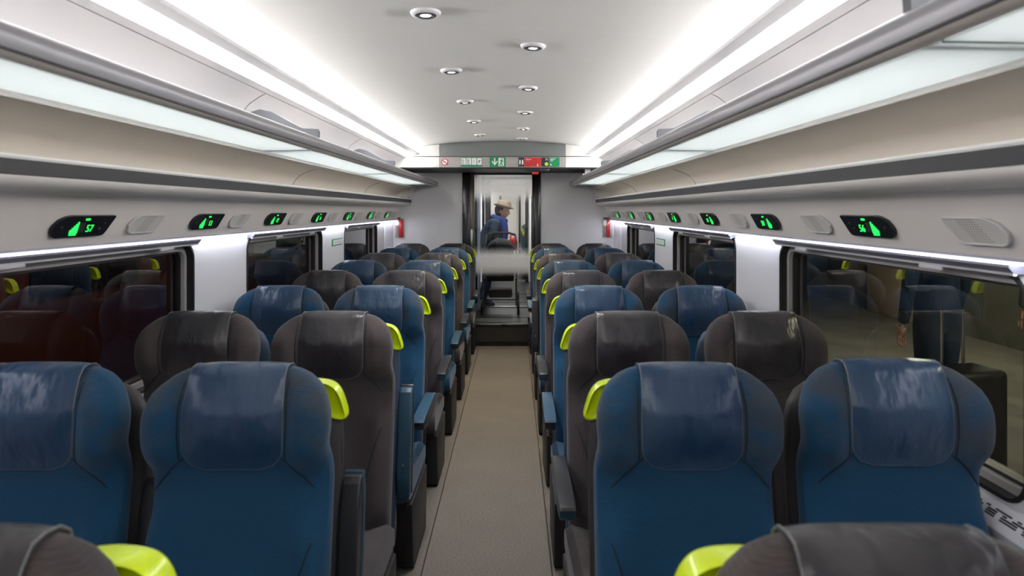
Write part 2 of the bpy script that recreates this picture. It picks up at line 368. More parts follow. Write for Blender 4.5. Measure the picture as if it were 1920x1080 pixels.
for s, side in ((-1, 'left'), (1, 'right')):
    nm = 20 if s < 0 else 40
    def P(l): return [(s*x, z) for x, z in l]
    def sh(name, l, y0, y1, m, t=.008, **k): return sheet(name, P(l) if s > 0 else list(P(l)), y0, y1, m, t if s < 0 else -t, **k)
    # ceiling light strip
    t = empty('strip_light', (s*.98, 3, 2.15), 0, 'long glowing white ceiling strip light above the %s luggage rack' % side, 'light', 'strip lights along the ceiling')
    def loc(l): return [(x - t.location.x, z - 2.15) for x, z in P(l)]
    def part(name, ring, m, y0=Y0, y1=7.0):
        bm = bmesh.new(); prism_y(bm, loc(ring), y0-3, y1-3); return obj(name, bm, m, t)
    part('inner_rail', [(.905,2.155),(.955,2.147),(.958,2.153),(.912,2.161),(.911,2.170),(.904,2.170)], M['white'])
    part('diffuser', [(.958,2.150),(1.026,2.121),(1.030,2.127),(.960,2.157)], STRIP)
    bm = bmesh.new(); box(bm, s*.968-t.location.x-.001, s*.968-t.location.x+.001, Y0+.05-3, 6.85-3, .014, .040)
    obj('tube_lamp', bm, COVE, t)
    L = bpy.data.lights.new('cove_fill', 'AREA'); L.shape = 'RECTANGLE'; L.size = .02; L.size_y = 8.3; L.energy = 2.4; L.color = (1,.975,.95); L.spread = math.radians(38)  # area lamp added to spread the cove light towards the ceiling centre
    lo = bpy.data.objects.new('cove_fill_lamp', L); C.objects.link(lo); lo.parent = t
    lo.location = (s*.966-t.location.x, (Y0+6.85)/2-3, .027); lo.rotation_euler = (0, s*math.radians(90+6), 0)
    # upper side panel: from the light strip down behind the rack
    sheet('trim_%d' % (nm), P([(1.027,2.121),(1.064,2.110),(1.066,2.112)]), Y0, Y1, M['white'], .008*(-1 if s > 0 else 1)*-1)
    sheet('trim_%d' % (nm+1), P([(1.068,2.108),(1.10,2.095),(1.15,2.06),(1.19,2.01),(1.215,1.94),(1.22,1.84),(1.22,1.80)]), Y0, Y1, M['white'], .008*s)
    # beige niche and ledge with charcoal strip
    sheet('trim_%d' % (nm+2), P([(1.062,1.822),(1.10,1.812),(1.17,1.795),(1.225,1.768),(1.258,1.735),(1.27,1.705),(1.262,1.684),(1.20,1.678),(1.112,1.678)]), Y0, 7.62, M['beige'], .006*s)
    bm = bmesh.new(); prism_y(bm, P([(1.0545,1.838),(1.050,1.827),(1.051,1.819),(1.060,1.815),(1.068,1.820),(1.066,1.838)]), Y0, 7.62)
    struct('trim_%d' % (nm+3), bm, M['opal'])
    bm = bmesh.new(); prism_y(bm, P([(1.115,1.688),(1.100,1.688),(1.097,1.682),(1.099,1.676),(1.112,1.674)]), Y0, 7.63)
    struct('trim_%d' % (nm+4), bm, M['lip'])
    bm = bmesh.new(); prism_y(bm, P([(1.115,1.6765),(1.100,1.6755),(1.100,1.638),(1.115,1.637)]), Y0, 7.63)
    struct('trim_%d' % (nm+5), bm, M['strip'])
    sheet('trim_%d' % (nm+6), P([(1.112,1.640),(1.099,1.636),(1.100,1.627),(1.110,1.614),(1.130,1.605),(1.160,1.600),(1.186,1.598)]), Y0, 7.62, M['fascia'], .006*s)
    sheet('trim_%d' % (nm+7), P([(1.184,1.600),(1.188,1.593),(1.205,1.588),(1.222,1.572),(1.234,1.548),(1.246,1.510),(1.258,1.475),(1.272,1.445),(1.276,1.437)]), Y0, Y1, M['fascia'], .006*s)
    # panel joints of the ledge and fascia
    for j, yj in enumerate((4.02, 5.95)):
        bm = bmesh.new()
        tube(bm, [(s*x, yj, z) for x, z in ((1.105,1.812),(1.172,1.791),(1.223,1.766),(1.255,1.733),(1.267,1.705))], .0011, 4)
        struct('trim_%d' % (nm+10+j), bm, M['strip'])
        bm = bmesh.new()
        tube(bm, [(s*x, yj-.95, z) for x, z in ((1.066,2.109),(1.099,2.093),(1.148,2.058),(1.188,2.008),(1.213,1.94),(1.218,1.85))], .0011, 4)
        struct('trim_%d' % (nm+13+j), bm, M['strip'])
    # light rail under the fascia
    t = empty('window_light_rail', (s*1.30, 3, 1.43), 0, 'slim metal rail of cool white light over the %s windows' % side, 'light', 'light rails over the windows')
    bm = bmesh.new(); prism_y(bm, [(s*x-s*1.30, z-1.43) for x, z in ((1.276,1.440),(1.270,1.434),(1.272,1.428),(1.282,1.4255),(1.334,1.4255),(1.334,1.440))], Y0-3, 7.7-3)
    obj('housing', bm, M['led_rail'], t)
    bm = bmesh.new(); prism_y(bm, [(s*x-s*1.30, z-1.43) for x, z in ((1.2715,1.4325),(1.2695,1.4300),(1.2715,1.4272),(1.276,1.4285))], Y0-3, 7.7-3)
    obj('lit_edge', bm, emitter('led_edge', (.80,.82,1.0), .45), t)
    bm = bmesh.new(); box(bm, s*.006-.010, s*.006+.010, Y0-3, 7.68-3, -.0085, -.0042)
    obj('led_strip', bm, LEDW, t)
    # window wall with rounded openings
    wins = [(-.45,.93), (1.50,2.905), (3.475,4.85), (5.475,6.80)]
    zb, zt, zw0, zw1 = -.02, 1.436, .835, 1.402
    xa, xb = 1.33, 1.345
    bm = bmesh.new()
    cuts = [Y0] + [ (a[1]+b[0])/2 for a, b in zip(wins, wins[1:]) ] + [Y1]
    for (a, b), c0, c1 in zip(wins, cuts, cuts[1:]):
        inner = rrect((a+b)/2, (zw0+zw1)/2, b-a, zw1-zw0, .075, 8)
        outer = []
        k = len(inner)//4
        for qi, (cy, cz) in enumerate(((c1, zt), (c0, zt), (c0, zb), (c1, zb))):
            outer += [(cy, cz)]*k
        for xx, flip in ((xa, 0), (xb, 1)):
            vi = [bm.verts.new((s*xx, y, z)) for y, z in inner]
            vo = [bm.verts.new((s*xx, y, z)) for y, z in ((c1, zt), (c0, zt), (c0, zb), (c1, zb))]
            n = len(vi)
            for i in range(n):
                j = (i+1) % n; qa, qb = i//k, j//k
                if qa == qb: bm.faces.new((vo[qa], vi[i], vi[j]))
                else: bm.faces.new((vo[qa], vi[i], vi[j], vo[qb]))
            if flip == 0: v0 = vi
            else:
                for i in range(n):
                    j = (i+1) % n; bm.faces.new((v0[i], v0[j], vi[j], vi[i]))
    struct('wall_'+side, bm, M['pillar'], label='white window wall on the '+side)
    for wi, (a, b) in enumerate(wins):
        if wi == 0: continue
        num = wi + (0 if s < 0 else 3)
        w = empty('window_%d' % num, (s*1.36, (a+b)/2, (zw0+zw1)/2)); w['kind'] = 'structure'
        h = zw1-zw0
        def ring(name, e0, e1, x0, x1, m):
            bm = bmesh.new()
            A = rrect(0, 0, b-a-2*e0, h-2*e0, max(.075-e0, .02), 8); B = rrect(0, 0, b-a-2*e1, h-2*e1, max(.075-e1, .02), 8)
            L = [[(s*x0, y, z) for y, z in A], [(s*x0, y, z) for y, z in B], [(s*x1, y, z) for y, z in B], [(s*x1, y, z) for y, z in A], [(s*x0, y, z) for y, z in A]]
            loft(bm, L, cap=False); bmesh.ops.remove_doubles(bm, verts=bm.verts, dist=1e-6)
            return obj(name, bm, m, w)
        bm = bmesh.new(); prism_y(bm, [(s*(x-1.36), z-(zw0+zw1)/2) for x, z in ((1.332,1.4205),(1.292,1.4205),(1.290,1.414),(1.300,1.403),(1.306,1.398),(1.332,1.398))], -(b-a)/2+.012, (b-a)/2-.012)
        obj('blind_cassette', bm, M['cassette'], w)
        bm = bmesh.new(); prism_y(bm, [(s*(x-1.36), z-(zw0+zw1)/2) for x, z in ((1.306,1.401),(1.301,1.399),(1.302,1.394),(1.308,1.393),(1.312,1.398))], -(b-a)/2+.012, (b-a)/2-.012)
        obj('blind_bar', bm, M['white'], w)
        ring('rubber_gasket', .001, .012, -.034, .03, M['rubber'])
        ring('inner_frame', .013, .034, -.004, .035, M['frame_reflection_grey'])  # real frame, widened and paled to stand in for the reveal's reflection
        ring('outer_gasket', .034, .044, .012, .05, M['rubber'])
        bm = bmesh.new(); box(bm, s*.03-.003, s*.03+.003, -(b-a)/2+.01, (b-a)/2-.01, -h/2+.01, h/2-.01)
        obj('glass_pane', bm, M['tinted'], w)
        for q in ((.22, .8) if wi == 1 else (.3, .75)):
            bm = bmesh.new(); yy = a + q*(b-a) - (a+b)/2
            box(bm, s*-.060-.004, s*-.060+.004, yy-.05, yy+.05, h/2-.018, h/2-.006, .002)
            obj('blind_clip', bm, M['white'], w)
    # sill with vent slots
    bm = bmesh.new(); prism_y(bm, P([(1.331,.828),(1.318,.822),(1.285,.792),(1.279,.780),(1.283,.762),(1.300,.690),(1.331,.690)]), Y0, 7.7)
    sill = struct('trim_%d' % (nm+8), bm, M['white'])
    bm = bmesh.new(); random.seed(3)
    for row in range(4):
        y = 1.0
        while y < 7.2:
            L = random.choice((.012, .03, .05))
            t0 = .25 + row*.15; cx = 1.318 - .033*t0; cz = .822 - .03*t0
            if (y*3) % 2 < 1.5:
                for yy in (y,):
                    vs = []
                    box(bm, s*cx-.002, s*cx+.002, yy, yy+L, cz-.0015, cz+.0018)
            y += L + .018
    struct('trim_%d' % (nm+9), bm, M['strip'], parent=sill)
    # end-of-wall upright
    bm = bmesh.new(); box(bm, s*1.325-.006, s*1.325+.006, 7.18, 7.60, .2, 1.42, .003)
    struct('trim_%d' % (nm+17), bm, M['pillar'])

    # luggage rack
    t = empty('luggage_rack', (s*.95, 3, 1.83), 0, 'luggage rack with metal front rail and frosted glass shelf, %s side' % side, 'luggage rack', 'overhead luggage racks')
    def loc2(l): return [(s*x - s*.95, z - 1.83) for x, z in l]
    bm = bmesh.new()
    prism_y(bm, loc2([(.793,1.886),(.800,1.892),(.812,1.893),(.826,1.888),(.834,1.872),(.840,1.855),(.838,1.840),(.824,1.832),(.806,1.832),(.795,1.840),(.789,1.862),(.789,1.878)]), Y0-3, 7.69-3)
    obj('front_rail', bm, M['alu'], t)
    bm = bmesh.new(); prism_y(bm, loc2([(.7925,1.8435),(.7905,1.8435),(.7905,1.8385),(.7935,1.8385)]), Y0-3, 7.69-3)
    obj('rail_groove', bm, M['strip'], t)
    bm = bmesh.new(); prism_y(bm, loc2([(.7955,1.8375),(.806,1.8305),(.824,1.8300),(.8385,1.8385),(.8375,1.8415),(.824,1.8335),(.806,1.8335),(.797,1.8395)]), Y0-3, 7.69-3)
    obj('rail_underside', bm, M['beige'], t)
    js = [Y0+.02, 1.07, 3.0, 4.95, 6.88, 7.68]
    for a, b in zip(js, js[1:]):
        bm = bmesh.new(); prism_y(bm, loc2([(.838,1.840),(1.054,1.836),(1.054,1.828),(.838,1.832)]), a+.004-3, b-.004-3)
        obj('glass_shelf', bm, M['frost'], t)
    for a in js[1:-1]:
        bm = bmesh.new(); prism_y(bm, loc2([(.84,1.8405),(1.05,1.8365),(1.05,1.827),(.84,1.8305)]), a-.0038-3, a+.0038-3)
        obj('shelf_joint', bm, M['green_edge'] if 'green_edge' in M else M.setdefault('green_edge', mat('glass_edge', (.20,.33,.29), .3)), t)
        if a < 6.5:
            bm = bmesh.new()
            out = [(.806,1.86),(.802,1.922),(.808,1.934),(.872,1.937),(.886,1.941),(.95,1.975),(.99,1.998),(1.026,2.016),(1.08,2.027),(1.127,2.014),(1.165,1.985),(1.19,1.94),(1.20,1.842),(.85,1.842)]
            prism_y(bm, loc2(out), a-.012-3+.04, a+.012-3+.04)
            obj('divider', bm, mat('divider_grey', (.15,.155,.175), .45) if 'dv' not in M else M['dv'], t)
            M['dv'] = bpy.data.materials['divider_grey']
    for y in (2.0, 4.1, 6.0):
        bm = bmesh.new(); box(bm, s*(1.16-.95)-.05, s*(1.16-.95)+.05, y-3-.01, y-3+.01, -.02, -.008)
        obj('bracket', bm, M['white'], t)
    # end cap of the ledge niche, with screws
    bm = bmesh.new(); prism_y(bm, P([(1.062,1.822),(1.17,1.797),(1.225,1.768),(1.258,1.735),(1.27,1.705),(1.262,1.684),(1.102,1.680),(1.10,1.70)]), 7.600, 7.617)
    cap = struct('trim_%d' % (nm+18), bm, M['lip'])
    for x, z in ((1.12,1.79),(1.12,1.70),(1.20,1.70)):
        bm = bmesh.new(); bmesh.ops.create_cone(bm, cap_ends=True, segments=10, radius1=.006, radius2=.006, depth=.006, matrix=Matrix.Translation((s*x, 7.598, z)) @ Matrix.Rotation(PI/2, 4, 'X'))
        struct('screw', bm, M['strip'], parent=cap)

# seat number displays and reading lamp panels on the fascia
def slab(bm, out, th, mi=0, bev=.0):
    """outline (y,z) extruded along -x..+x around 0 with soft rim"""
    A = [(-th/2, y, z) for y, z in out]; B = [(th/2, y, z) for y, z in out]
    loft(bm, [A, B], True, True, mi)
def pod_outline(L, H):
    # near end (-y) round at the bottom, far end (+y) pointed at the top
    o = []
    a, h = L/2, H/2
    o += [(a, h), (a+.0, h-.006)]
    o += [(a-.030, -h+.014), (a-.040, -h+.003), (a-.055, -h)]
    o += [(-a+.022, -h), (-a+.010, -h+.004), (-a+.002, -h+.015), (-a, -h+.028), (-a+.006, h-.030), (-a+.022, h-.014), (-a+.050, h-.003), (-a+.075, h)]
    return o
ordn = ['nearest', 'second', 'third', 'fourth', 'fifth', 'sixth', 'farthest']
digits = {-1: ['57', '13', '17', '11', '4', '1', '1'], 1: ['56', '50', '11', '4', '1', '1', '1']}
bars = {}
for s, side in ((-1, 'left'), (1, 'right')):
    tilt = s*math.atan2(.012, .035)
    for i in range(7):
        y = 2.03 + .8175*i
        p = empty('seat_display', (s*1.2425, y, 1.500), 0, '%s black seat number display with green digits on the %s fascia' % (ordn[i], side), 'display', 'seat number displays under the ledges')
        p.rotation_euler = (0, -tilt*0 + (-.32 if s < 0 else .32)*-1, 0)
        bm = bmesh.new(); slab(bm, pod_outline(.285, .070), .012)
        bmesh.ops.bevel(bm, geom=bm.edges[:], offset=.0015, segments=2, affect='EDGES')
        obj('housing', bm, M['black'], p)
        fx = -s*.0068
        def flat(me, nm2, m, yy, zz, sc=1.0):
            # glyphs stand in the local yz plane and face the aisle
            R = Matrix(((0, 0, -s), (s, 0, 0), (0, 1, 0))) if False else Matrix(((0, 0, -s), (-s*-1 if s > 0 else 1, 0, 0), (0, 1, 0)))
            # x axis of the text runs towards +y on the left wall and towards -y on the right wall
            R = Matrix(((0, 0, -s), (-s, 0, 0), (0, 1, 0)))
            me.transform(R.to_4x4()); me.transform(Matrix.Translation((fx, yy, zz)))
            return obj(nm2, me, m, p)
        # on both sides the digits are next to the bars
        flat(text_mesh(digits[s][i], .034), 'digits', M['green_led'], .022, -.008)
        bm = bmesh.new()
        for k in range(5):
            y0 = -.068 + k*.0072; hh = .012 + .0065*k
            box(bm, fx-.0006, fx+.0006, y0, y0+.0055, -.022, -.022+hh)
        box(bm, fx-.0006, fx+.0006, -.066, -.036, -.028, -.0235)
        obj('green_bars', bm, M['green_led'], p)
        bm = bmesh.new(); box(bm, fx-.0006, fx+.0006, -.008, .012, .020, .027, .0005); obj('status_light', bm, M['green_led'], p)
        bm = bmesh.new()
        for k in range(2): box(bm, fx-.0006, fx+.0006, -.026+k*.012, -.018+k*.012, -.018, .012)
        obj('figure_icon', bm, M['alu_dark'], p)
        bm = bmesh.new()
        for yy, zz in ((-.105, -.004), (.072, -.012), (.092, .006)):
            bm = bmesh.new(); bmesh.ops.create_uvsphere(bm, u_segments=8, v_segments=6, radius=.007, matrix=Matrix.Translation((fx*.7, yy, zz)) @ Matrix.Scale(.4, 4, (1,0,0)))
            obj('button', bm, M['black'], p)
        # lamp / speaker grille between displays
    for i in range(8):
        y = 2.37 + .8175*(i-1)
        if i == 0 and s < 0: continue
        nn = (['nearest', 'second', 'third', 'fourth', 'fifth', 'sixth', 'seventh', 'farthest'] if s > 0 else ['', 'nearest', 'second', 'third', 'fourth', 'fifth', 'sixth', 'farthest'])[i]
        p = empty('speaker_grille', (s*1.2425, y, 1.500), 0, '%s pale perforated speaker grille on the %s fascia' % (nn, side), 'grille', 'speaker grilles between the displays')
        p.rotation_euler = (0, .32*s*-1*-1 if s > 0 else -.32*-1*-1, 0)
        p.rotation_euler = (0, (-.32 if s < 0 else .32)*-1, 0)
        o = pod_outline(.205, .066)
        bm = bmesh.new(); slab(bm, o, .008); obj('grille_plate', bm, M['grille'], p)
        bm = bmesh.new(); tube(bm, [(-s*.004, a, b) for a, b in o] + [(-s*.004, *o[0])], .0028, 6, cap=False)
        obj('rim', bm, M['white'], p)

# downlights
lights = [(-.209, y) for y in (1.42, 2.40, 3.39, 4.35, 5.32, 6.28)] + [(.209, y) for y in (.95, 1.92, 2.885, 3.87, 4.83, 5.79, 6.6)]
proto = {}
names_l = {2.40: 'nearest', 3.39: 'second', 4.35: 'third', 5.32: 'fourth', 6.28: 'fifth'}
names_r = {2.885: 'nearest', 3.87: 'second', 4.83: 'third', 5.79: 'fourth', 6.6: 'fifth'}
def lathe(bm, prof, n=32, mi=0):
    loops = [[(r*math.cos(2*PI*k/n), r*math.sin(2*PI*k/n), z) for k in range(n)] for r, z in prof]
    loft(bm, loops, cap=False, mi=mi)
for x, y in lights:
    nm = (names_l if x < 0 else names_r).get(y)
    if nm is None: continue
    warm = y > 4.0
    d = empty('downlight', (x, y, ceil_z(x)), 0, '%s round downlight in the %s row of the ceiling' % (nm, 'left' if x < 0 else 'right'), 'downlight', 'round ceiling downlights')
    d.rotation_euler = (0, .0286*(1 if x > 0 else -1), 0)
    bm = bmesh.new(); lathe(bm, [(.036,-.001),(.037,-.010),(.042,-.014),(.050,-.012),(.056,-.006),(.058,.0),(.036,.0),(.036,-.001)]); obj('bezel', bm, M['white'], d)
    bm = bmesh.new(); lathe(bm, [(.040,-.0135),(.036,-.0165),(.030,-.0175),(.020,-.0120),(.0195,-.008),(.036,-.006),(.0395,-.0125),(.040,-.0135)]); obj('reflector', bm, M['alu_dark'], d)
    bm = bmesh.new(); lathe(bm, [(.0001,-.0125),(.019,-.0125),(.0195,-.010),(.0001,-.010)], 20); obj('lens', bm, DOWNW if warm else DOWN, d)
    L = bpy.data.lights.new('downlight_beam', 'SPOT'); L.energy = 9; L.spot_size = 1.5; L.spot_blend = .9; L.shadow_soft_size = .02
    L.color = (1,.86,.62) if warm else (.96,.96,1)
    lo = bpy.data.objects.new('lamp', L); C.objects.link(lo); lo.parent = d; lo.location = (0,0,-.03)

# ------------------------------------------------------------ seats
TOP = 1.155
W_TAB = [(.36,.215),(.42,.222),(.5,.222),(.6,.217),(.7,.210),(.8,.201),(.85,.198),(.885,.198),(.92,.206),(.95,.218),(.98,.224),(1.02,.228),(1.05,.227),(1.08,.219),(1.105,.208),(1.125,.188),(1.14,.166),(1.15,.146),(1.155,.125)]
YF = [(.36,-.155),(.45,-.135),(.6,-.095),(.75,-.055),(.88,-.032),(1.0,-.035),(1.07,-.030),(1.12,-.016),(1.145,.002),(1.155,.022)]
YB = [(.36,-.03),(.6,.005),(.9,.045),(1.08,.07),(1.13,.07),(1.155,.055)]
def band(z, a, b, f): return smooth((z-a)/f) * smooth((b-z)/f)
def bulge(x, z):
    ax = abs(x)
    return .040*smooth((ax-.105)/.07)*band(z, .90, 1.15, .08) + .028*smooth((ax-.12)/.07)*band(z, .40, .84, .09) + .010*band(z, .42, .75, .12)*(1-smooth(ax/.12))
def yfront(x, z):
    w = interp(W_TAB, z); f, b = interp(YF, z), interp(YB, z)
    q = min(abs(x/w), .9999); sn = (1-q**4)**.25
    return (f+b)/2 - ((b-f)/2 + bulge(x, z))*sn
def backrest_bm(sd=1):
    bm = bmesh.new(); zs = [.36 + i*(TOP-.36)/46 for i in range(47)]
    zs = zs[:-1] + [1.145, 1.151, TOP]; zs = sorted(set(zs)); N = 56; loops = []
    for z in zs:
        w = interp(W_TAB, z); f, b = interp(YF, z), interp(YB, z); yc, h = (f+b)/2, (b-f)/2; lp = []
        for k in range(N):
            a = 2*PI*k/N; c, s_ = math.cos(a), math.sin(a)
            wb = max(w, .230 if c*sd > 0 else .203) if z < .97 else w; wb = w + (wb-w)*smooth((.99-z)/.05) if z > .94 else wb
            x = (w + (wb-w)*smooth((s_+.55)/.6))*math.copysign(abs(c)**.5, c)*(1 - .13*smooth((s_+.25)/1.0)*smooth((z-.90)/.07)*smooth((1.15-z)/.06)); sn = math.copysign(abs(s_)**.5, s_)
            y = yc + (h*sn if sn > 0 else (h + bulge(x, z))*sn)
            lp.append((x, y, z))
        loops.append(lp)
    loft(bm, loops); seam_bm(bm); return bm
def cover_bm():
    bm = bmesh.new(); nu = 18; rows = []; zlo = .928; r = .05
    path = [('f', zlo + (1.125-zlo)*i/20) for i in range(21)] + [('t', (-.022,1.145)), ('t', (-.012,1.158)), ('t', (.006,1.167)), ('t', (.028,1.170)), ('t', (.052,1.166)), ('t', (.070,1.152)), ('t', (.080,1.12))]
    edge = []
    for kind, v in path:
        row = []
        if kind == 'f':
            hw = .116 if v-zlo > r else .116 - r + math.sqrt(max(0, r*r - (r-(v-zlo))**2))
            hw += .004*math.sin((v-zlo)/.2*PI)
        else: hw = .116
        for i in range(nu+1):
            u = -1 + 2*i/nu; x = hw*u
            if kind == 'f':
                puff = .005 + (.030*(1-abs(u)**4)*smooth((v-zlo+.01)/.13)*(1-.45*smooth((v-1.06)/.09)))
                y = yfront(x, v) - puff; p = Vector((x, y, v))
            else:
                yy, zz = v; p = Vector((x, yy + ((.010*abs(u)**4 - .004*(1-abs(u)**4)) if yy < 0 else 0), zz - .005*abs(u)**4))
            row.append(p)
        rows.append(row); edge.append((row[0].copy(), row[-1].copy()))
    front = rows
    vr = [[bm.verts.new(p) for p in row] for row in front]
    back = [[p + Vector((0, .011 if k < 21 else 0, 0 if k < 21 else -.009)) for p in row] for k, row in enumerate(front)]
    vb = [[bm.verts.new(p) for p in row] for row in back]
    m, n = len(vr), nu+1
    for i in range(m-1):
        for j in range(n-1):
            bm.faces.new((vr[i][j], vr[i][j+1], vr[i+1][j+1], vr[i+1][j])); bm.faces.new((vb[i][j], vb[i+1][j], vb[i+1][j+1], vb[i][j+1]))
        bm.faces.new((vr[i][0], vr[i+1][0], vb[i+1][0], vb[i][0])); bm.faces.new((vr[i][-1], vb[i][-1], vb[i+1][-1], vr[i+1][-1]))
    for j in range(n-1):
        bm.faces.new((vr[0][j], vb[0][j], vb[0][j+1], vr[0][j+1])); bm.faces.new((vr[-1][j], vr[-1][j+1], vb[-1][j+1], vb[-1][j]))
    loop = [e[0] for e in reversed(edge)] + [Vector(p) for p in rows[0][1:-1]] + [e[1] for e in edge]
    return bm, [p + Vector((0, .002, 0)) for p in loop]
def on_front(pts, off=.0005): return [(x, yfront(x, z)-off, z) for x, z in pts]
def seam_bm(bm):
    for s in (-1, 1):
        # wing to panel seam, dropping outwards from the head pad
        P = []
        for i in range(15):
            t = i/14; x = .115 + (.196-.115)*t; z = .955 - .085*t**1.25; P.append((s*x, z))
        tube(bm, on_front(P), .0021, 6, mi=1)
        P = [(s*(.195 - .055*math.sin(t*PI/2)), .76 - .30*t + .02*math.sin(t*PI)) for t in [i/18 for i in range(19)]]
        tube(bm, on_front(P), .0021, 6, mi=1)
        # side line beside the head pad
        P = [(s*(.126+.004*math.sin((z-.95)/.19*PI)), z) for z in [.95 + .18*i/14 for i in range(15)]]
        tube(bm, on_front(P, -.0005), .0022, 6, mi=1)
SHW = [(.30,.232),(.6,.237),(.85,.238),(.95,.237),(1.0,.233),(1.04,.222),(1.07,.203),(1.09,.175),(1.10,.145),(1.105,.12)]
def shell_bm():
    bm = bmesh.new(); zs = [.30,.4,.5,.6,.7,.8,.85,.9,.95,.98,1.0,1.02,1.04,1.055,1.07,1.08,1.09,1.095,1.10,1.105]; N = 40; loops = []
    for z in zs:
        w = interp(SHW, z); b = interp(YB, min(z, 1.08)); f0, b0 = b - .004, b + .055
        if z > 1.08: q = (z-1.08)/.025; sh = math.sqrt(max(.02, 1-q*q)); c = (f0+b0)/2; f0, b0 = c-(c-f0)*(.4+.6*sh), c+(b0-c)*(.4+.6*sh)
        yc, h = (f0+b0)/2, (b0-f0)/2; lp = []
        for k in range(N):
            a = 2*PI*k/N; c, s_ = math.cos(a), math.sin(a)
            lp.append((w*math.copysign(abs(c)**.45, c), yc + h*math.copysign(abs(s_)**.6, s_), z))
        loops.append(lp)
    loft(bm, loops); return bm
def handle_bm(sd):
    """lime grab handle on the aisle corner of the shell"""
    bm = bmesh.new()
    out = [(.105,1.112),(.150,1.113),(.190,1.110),(.214,1.100),(.230,1.080),(.240,1.050),(.247,1.026),(.246,1.018),(.236,1.013),(.224,1.014),(.205,1.020),(.184,1.038),(.160,1.050),(.135,1.055),(.105,1.056)]
    y0, y1 = .058, .132
    cx, cz = .20, 1.085
    def sc(k, y, fwd=0): return [(sd*(cx+(x-cx)*k), y, cz+(z-cz)*k) for x, z in out]
    # front dish: rim proud, centre sunk
    loops = [sc(.45, y0+.012), sc(.78, y0+.010), sc(.90, y0+.002), sc(.97, y0), sc(1.035, y0+.006), sc(1.035, y0+.03), sc(.96, y1-.02), sc(.5, y1-.015)]
    loft(bm, loops); return bm
def cushion_bm():
    bm = bmesh.new(); prof = [(-.06,.40),(-.06,.335),(-.30,.320),(-.50,.318),(-.545,.325),(-.572,.345),(-.585,.375),(-.583,.405),(-.570,.432),(-.540,.450),(-.48,.456),(-.35,.444),(-.20,.428),(-.10,.418)]
    N = 20; loops = []
    for i in range(N+1):
        u = -1 + 2*i/N; k = (1-abs(u)**8)**(1/8) if abs(u) < 1 else 0
        k = max(k, .0)
        x = .245*u; e = .93 + .07*k; z0, yc = .375, -.32
        bol = .014*smooth((abs(u)-.6)/.3)*k
        loops.append([(x, yc+(y-yc)*e, z0+(z-z0)*(.80+.20*k) + (bol if z > .4 else 0)) for y, z in prof])
    loft(bm, loops); return bm
def arm_bms():
    bm = bmesh.new()
    prof = [(.02,.010),(.02,-.030),(.0,-.045),(-.06,-.050),(-.30,-.042),(-.365,-.034),(-.380,-.020),(-.382,.0),(-.380,.004)]
    prism_x(bm, prof, -.024, .024, .006, 3)
    cap = bmesh.new(); prism_x(cap, [(.015,.012),(.015,.024),(-.02,.030),(-.20,.026),(-.35,.020),(-.383,.014),(-.390,.006),(-.386,.002),(-.30,.004),(-.02,.008)], -.026, .026, .005, 3)
    return bm, cap
def build_seat(col, sd, aisle):
    t = empty('train_seat'); o_col = 'grey' if col == 'blue' else 'blue'
    fab, lea = M[col+'_fab'], M[col+'_leather']
    def shared(key, fn, m):
        k = 'mesh_'+key
        if k not in bpy.data.meshes:
            o = obj(k, fn(), m); me = o.data; me.name = k; bpy.data.objects.remove(o)
        return bpy.data.meshes[k]
    def part(name, key, fn, m, parent=t): 
        o = bpy.data.objects.new(name, shared(key, fn, m)); C.objects.link(o); o.parent = parent; return o
    br = part('backrest', 'backrest_%s_%d' % (col, sd), lambda: backrest_bm(sd), [fab, M['seam']])
    cv = part('headrest_cover', 'cover_'+col, lambda: cover_bm()[0], lea)
    def pip():
        b = bmesh.new(); tube(b, cover_bm()[1], .0019, 6); return b
    part('piping', 'piping', pip, M['piping'], cv)
    sh = part('seat_shell', 'shell_'+o_col, shell_bm, M[o_col+'_shell'])
    part('seat_cushion', 'cushion_'+col, cushion_bm, fab)
    def pan():
        b = bmesh.new(); prism_x(b, [(-.04,.34),(-.04,.27),(-.30,.245),(-.50,.285),(-.545,.322),(-.50,.335)], -.235, .235, .01, 2); return b
    part('seat_pan', 'pan', pan, M['black_matt'])
    if aisle:
        def leg():
            b = bmesh.new(); prism_x(b, [(-.06,.30),(-.10,0),(-.44,0),(-.47,.02),(-.50,.30)], -.035, .035, .008, 2); return b
        l = part('leg', 'leg', leg, M['black_matt']); l.location = (sd*.215, 0, 0)
        gh = part('grab_handle', 'handle_%d' % sd, lambda: handle_bm(sd), M['lime']); md = gh.modifiers.new('soft', 'SUBSURF'); md.levels = 2; md.render_levels = 2
        for xx, nm in ((sd*.262, 'aisle'), (-sd*.2505, 'middle')):
            a = part('armrest', 'arm_'+o_col, lambda: arm_bms()[0], M[o_col+'_plastic'])
            a.location = (xx, -.03, .615)
            part('armrest_cap', 'armcap_'+col, lambda: arm_bms()[1], M[col+'_plastic'], a)
            def screw():
                b = bmesh.new(); bmesh.ops.create_cone(b, cap_ends=True, segments=12, radius1=.0045, radius2=.0045, depth=.004, matrix=Matrix.Translation((0, -.10, -.0495))); return b
            part('screw', 'armscrew', screw, M['steel'], a)
            a['pos'] = nm
            if nm == 'middle': a.scale = (.62, 1, 1); a.location.x = -sd*.2475
    else:
        def beam():
            b = bmesh.new(); prism_x(b, [(-.12,.28),(-.16,0),(-.36,0),(-.40,.28)], -.03, .03, .008, 2); return b
        part('leg', 'beam', beam, M['black_matt']).location = (sd*-.10, 0, 0)
    return t
protos = {}
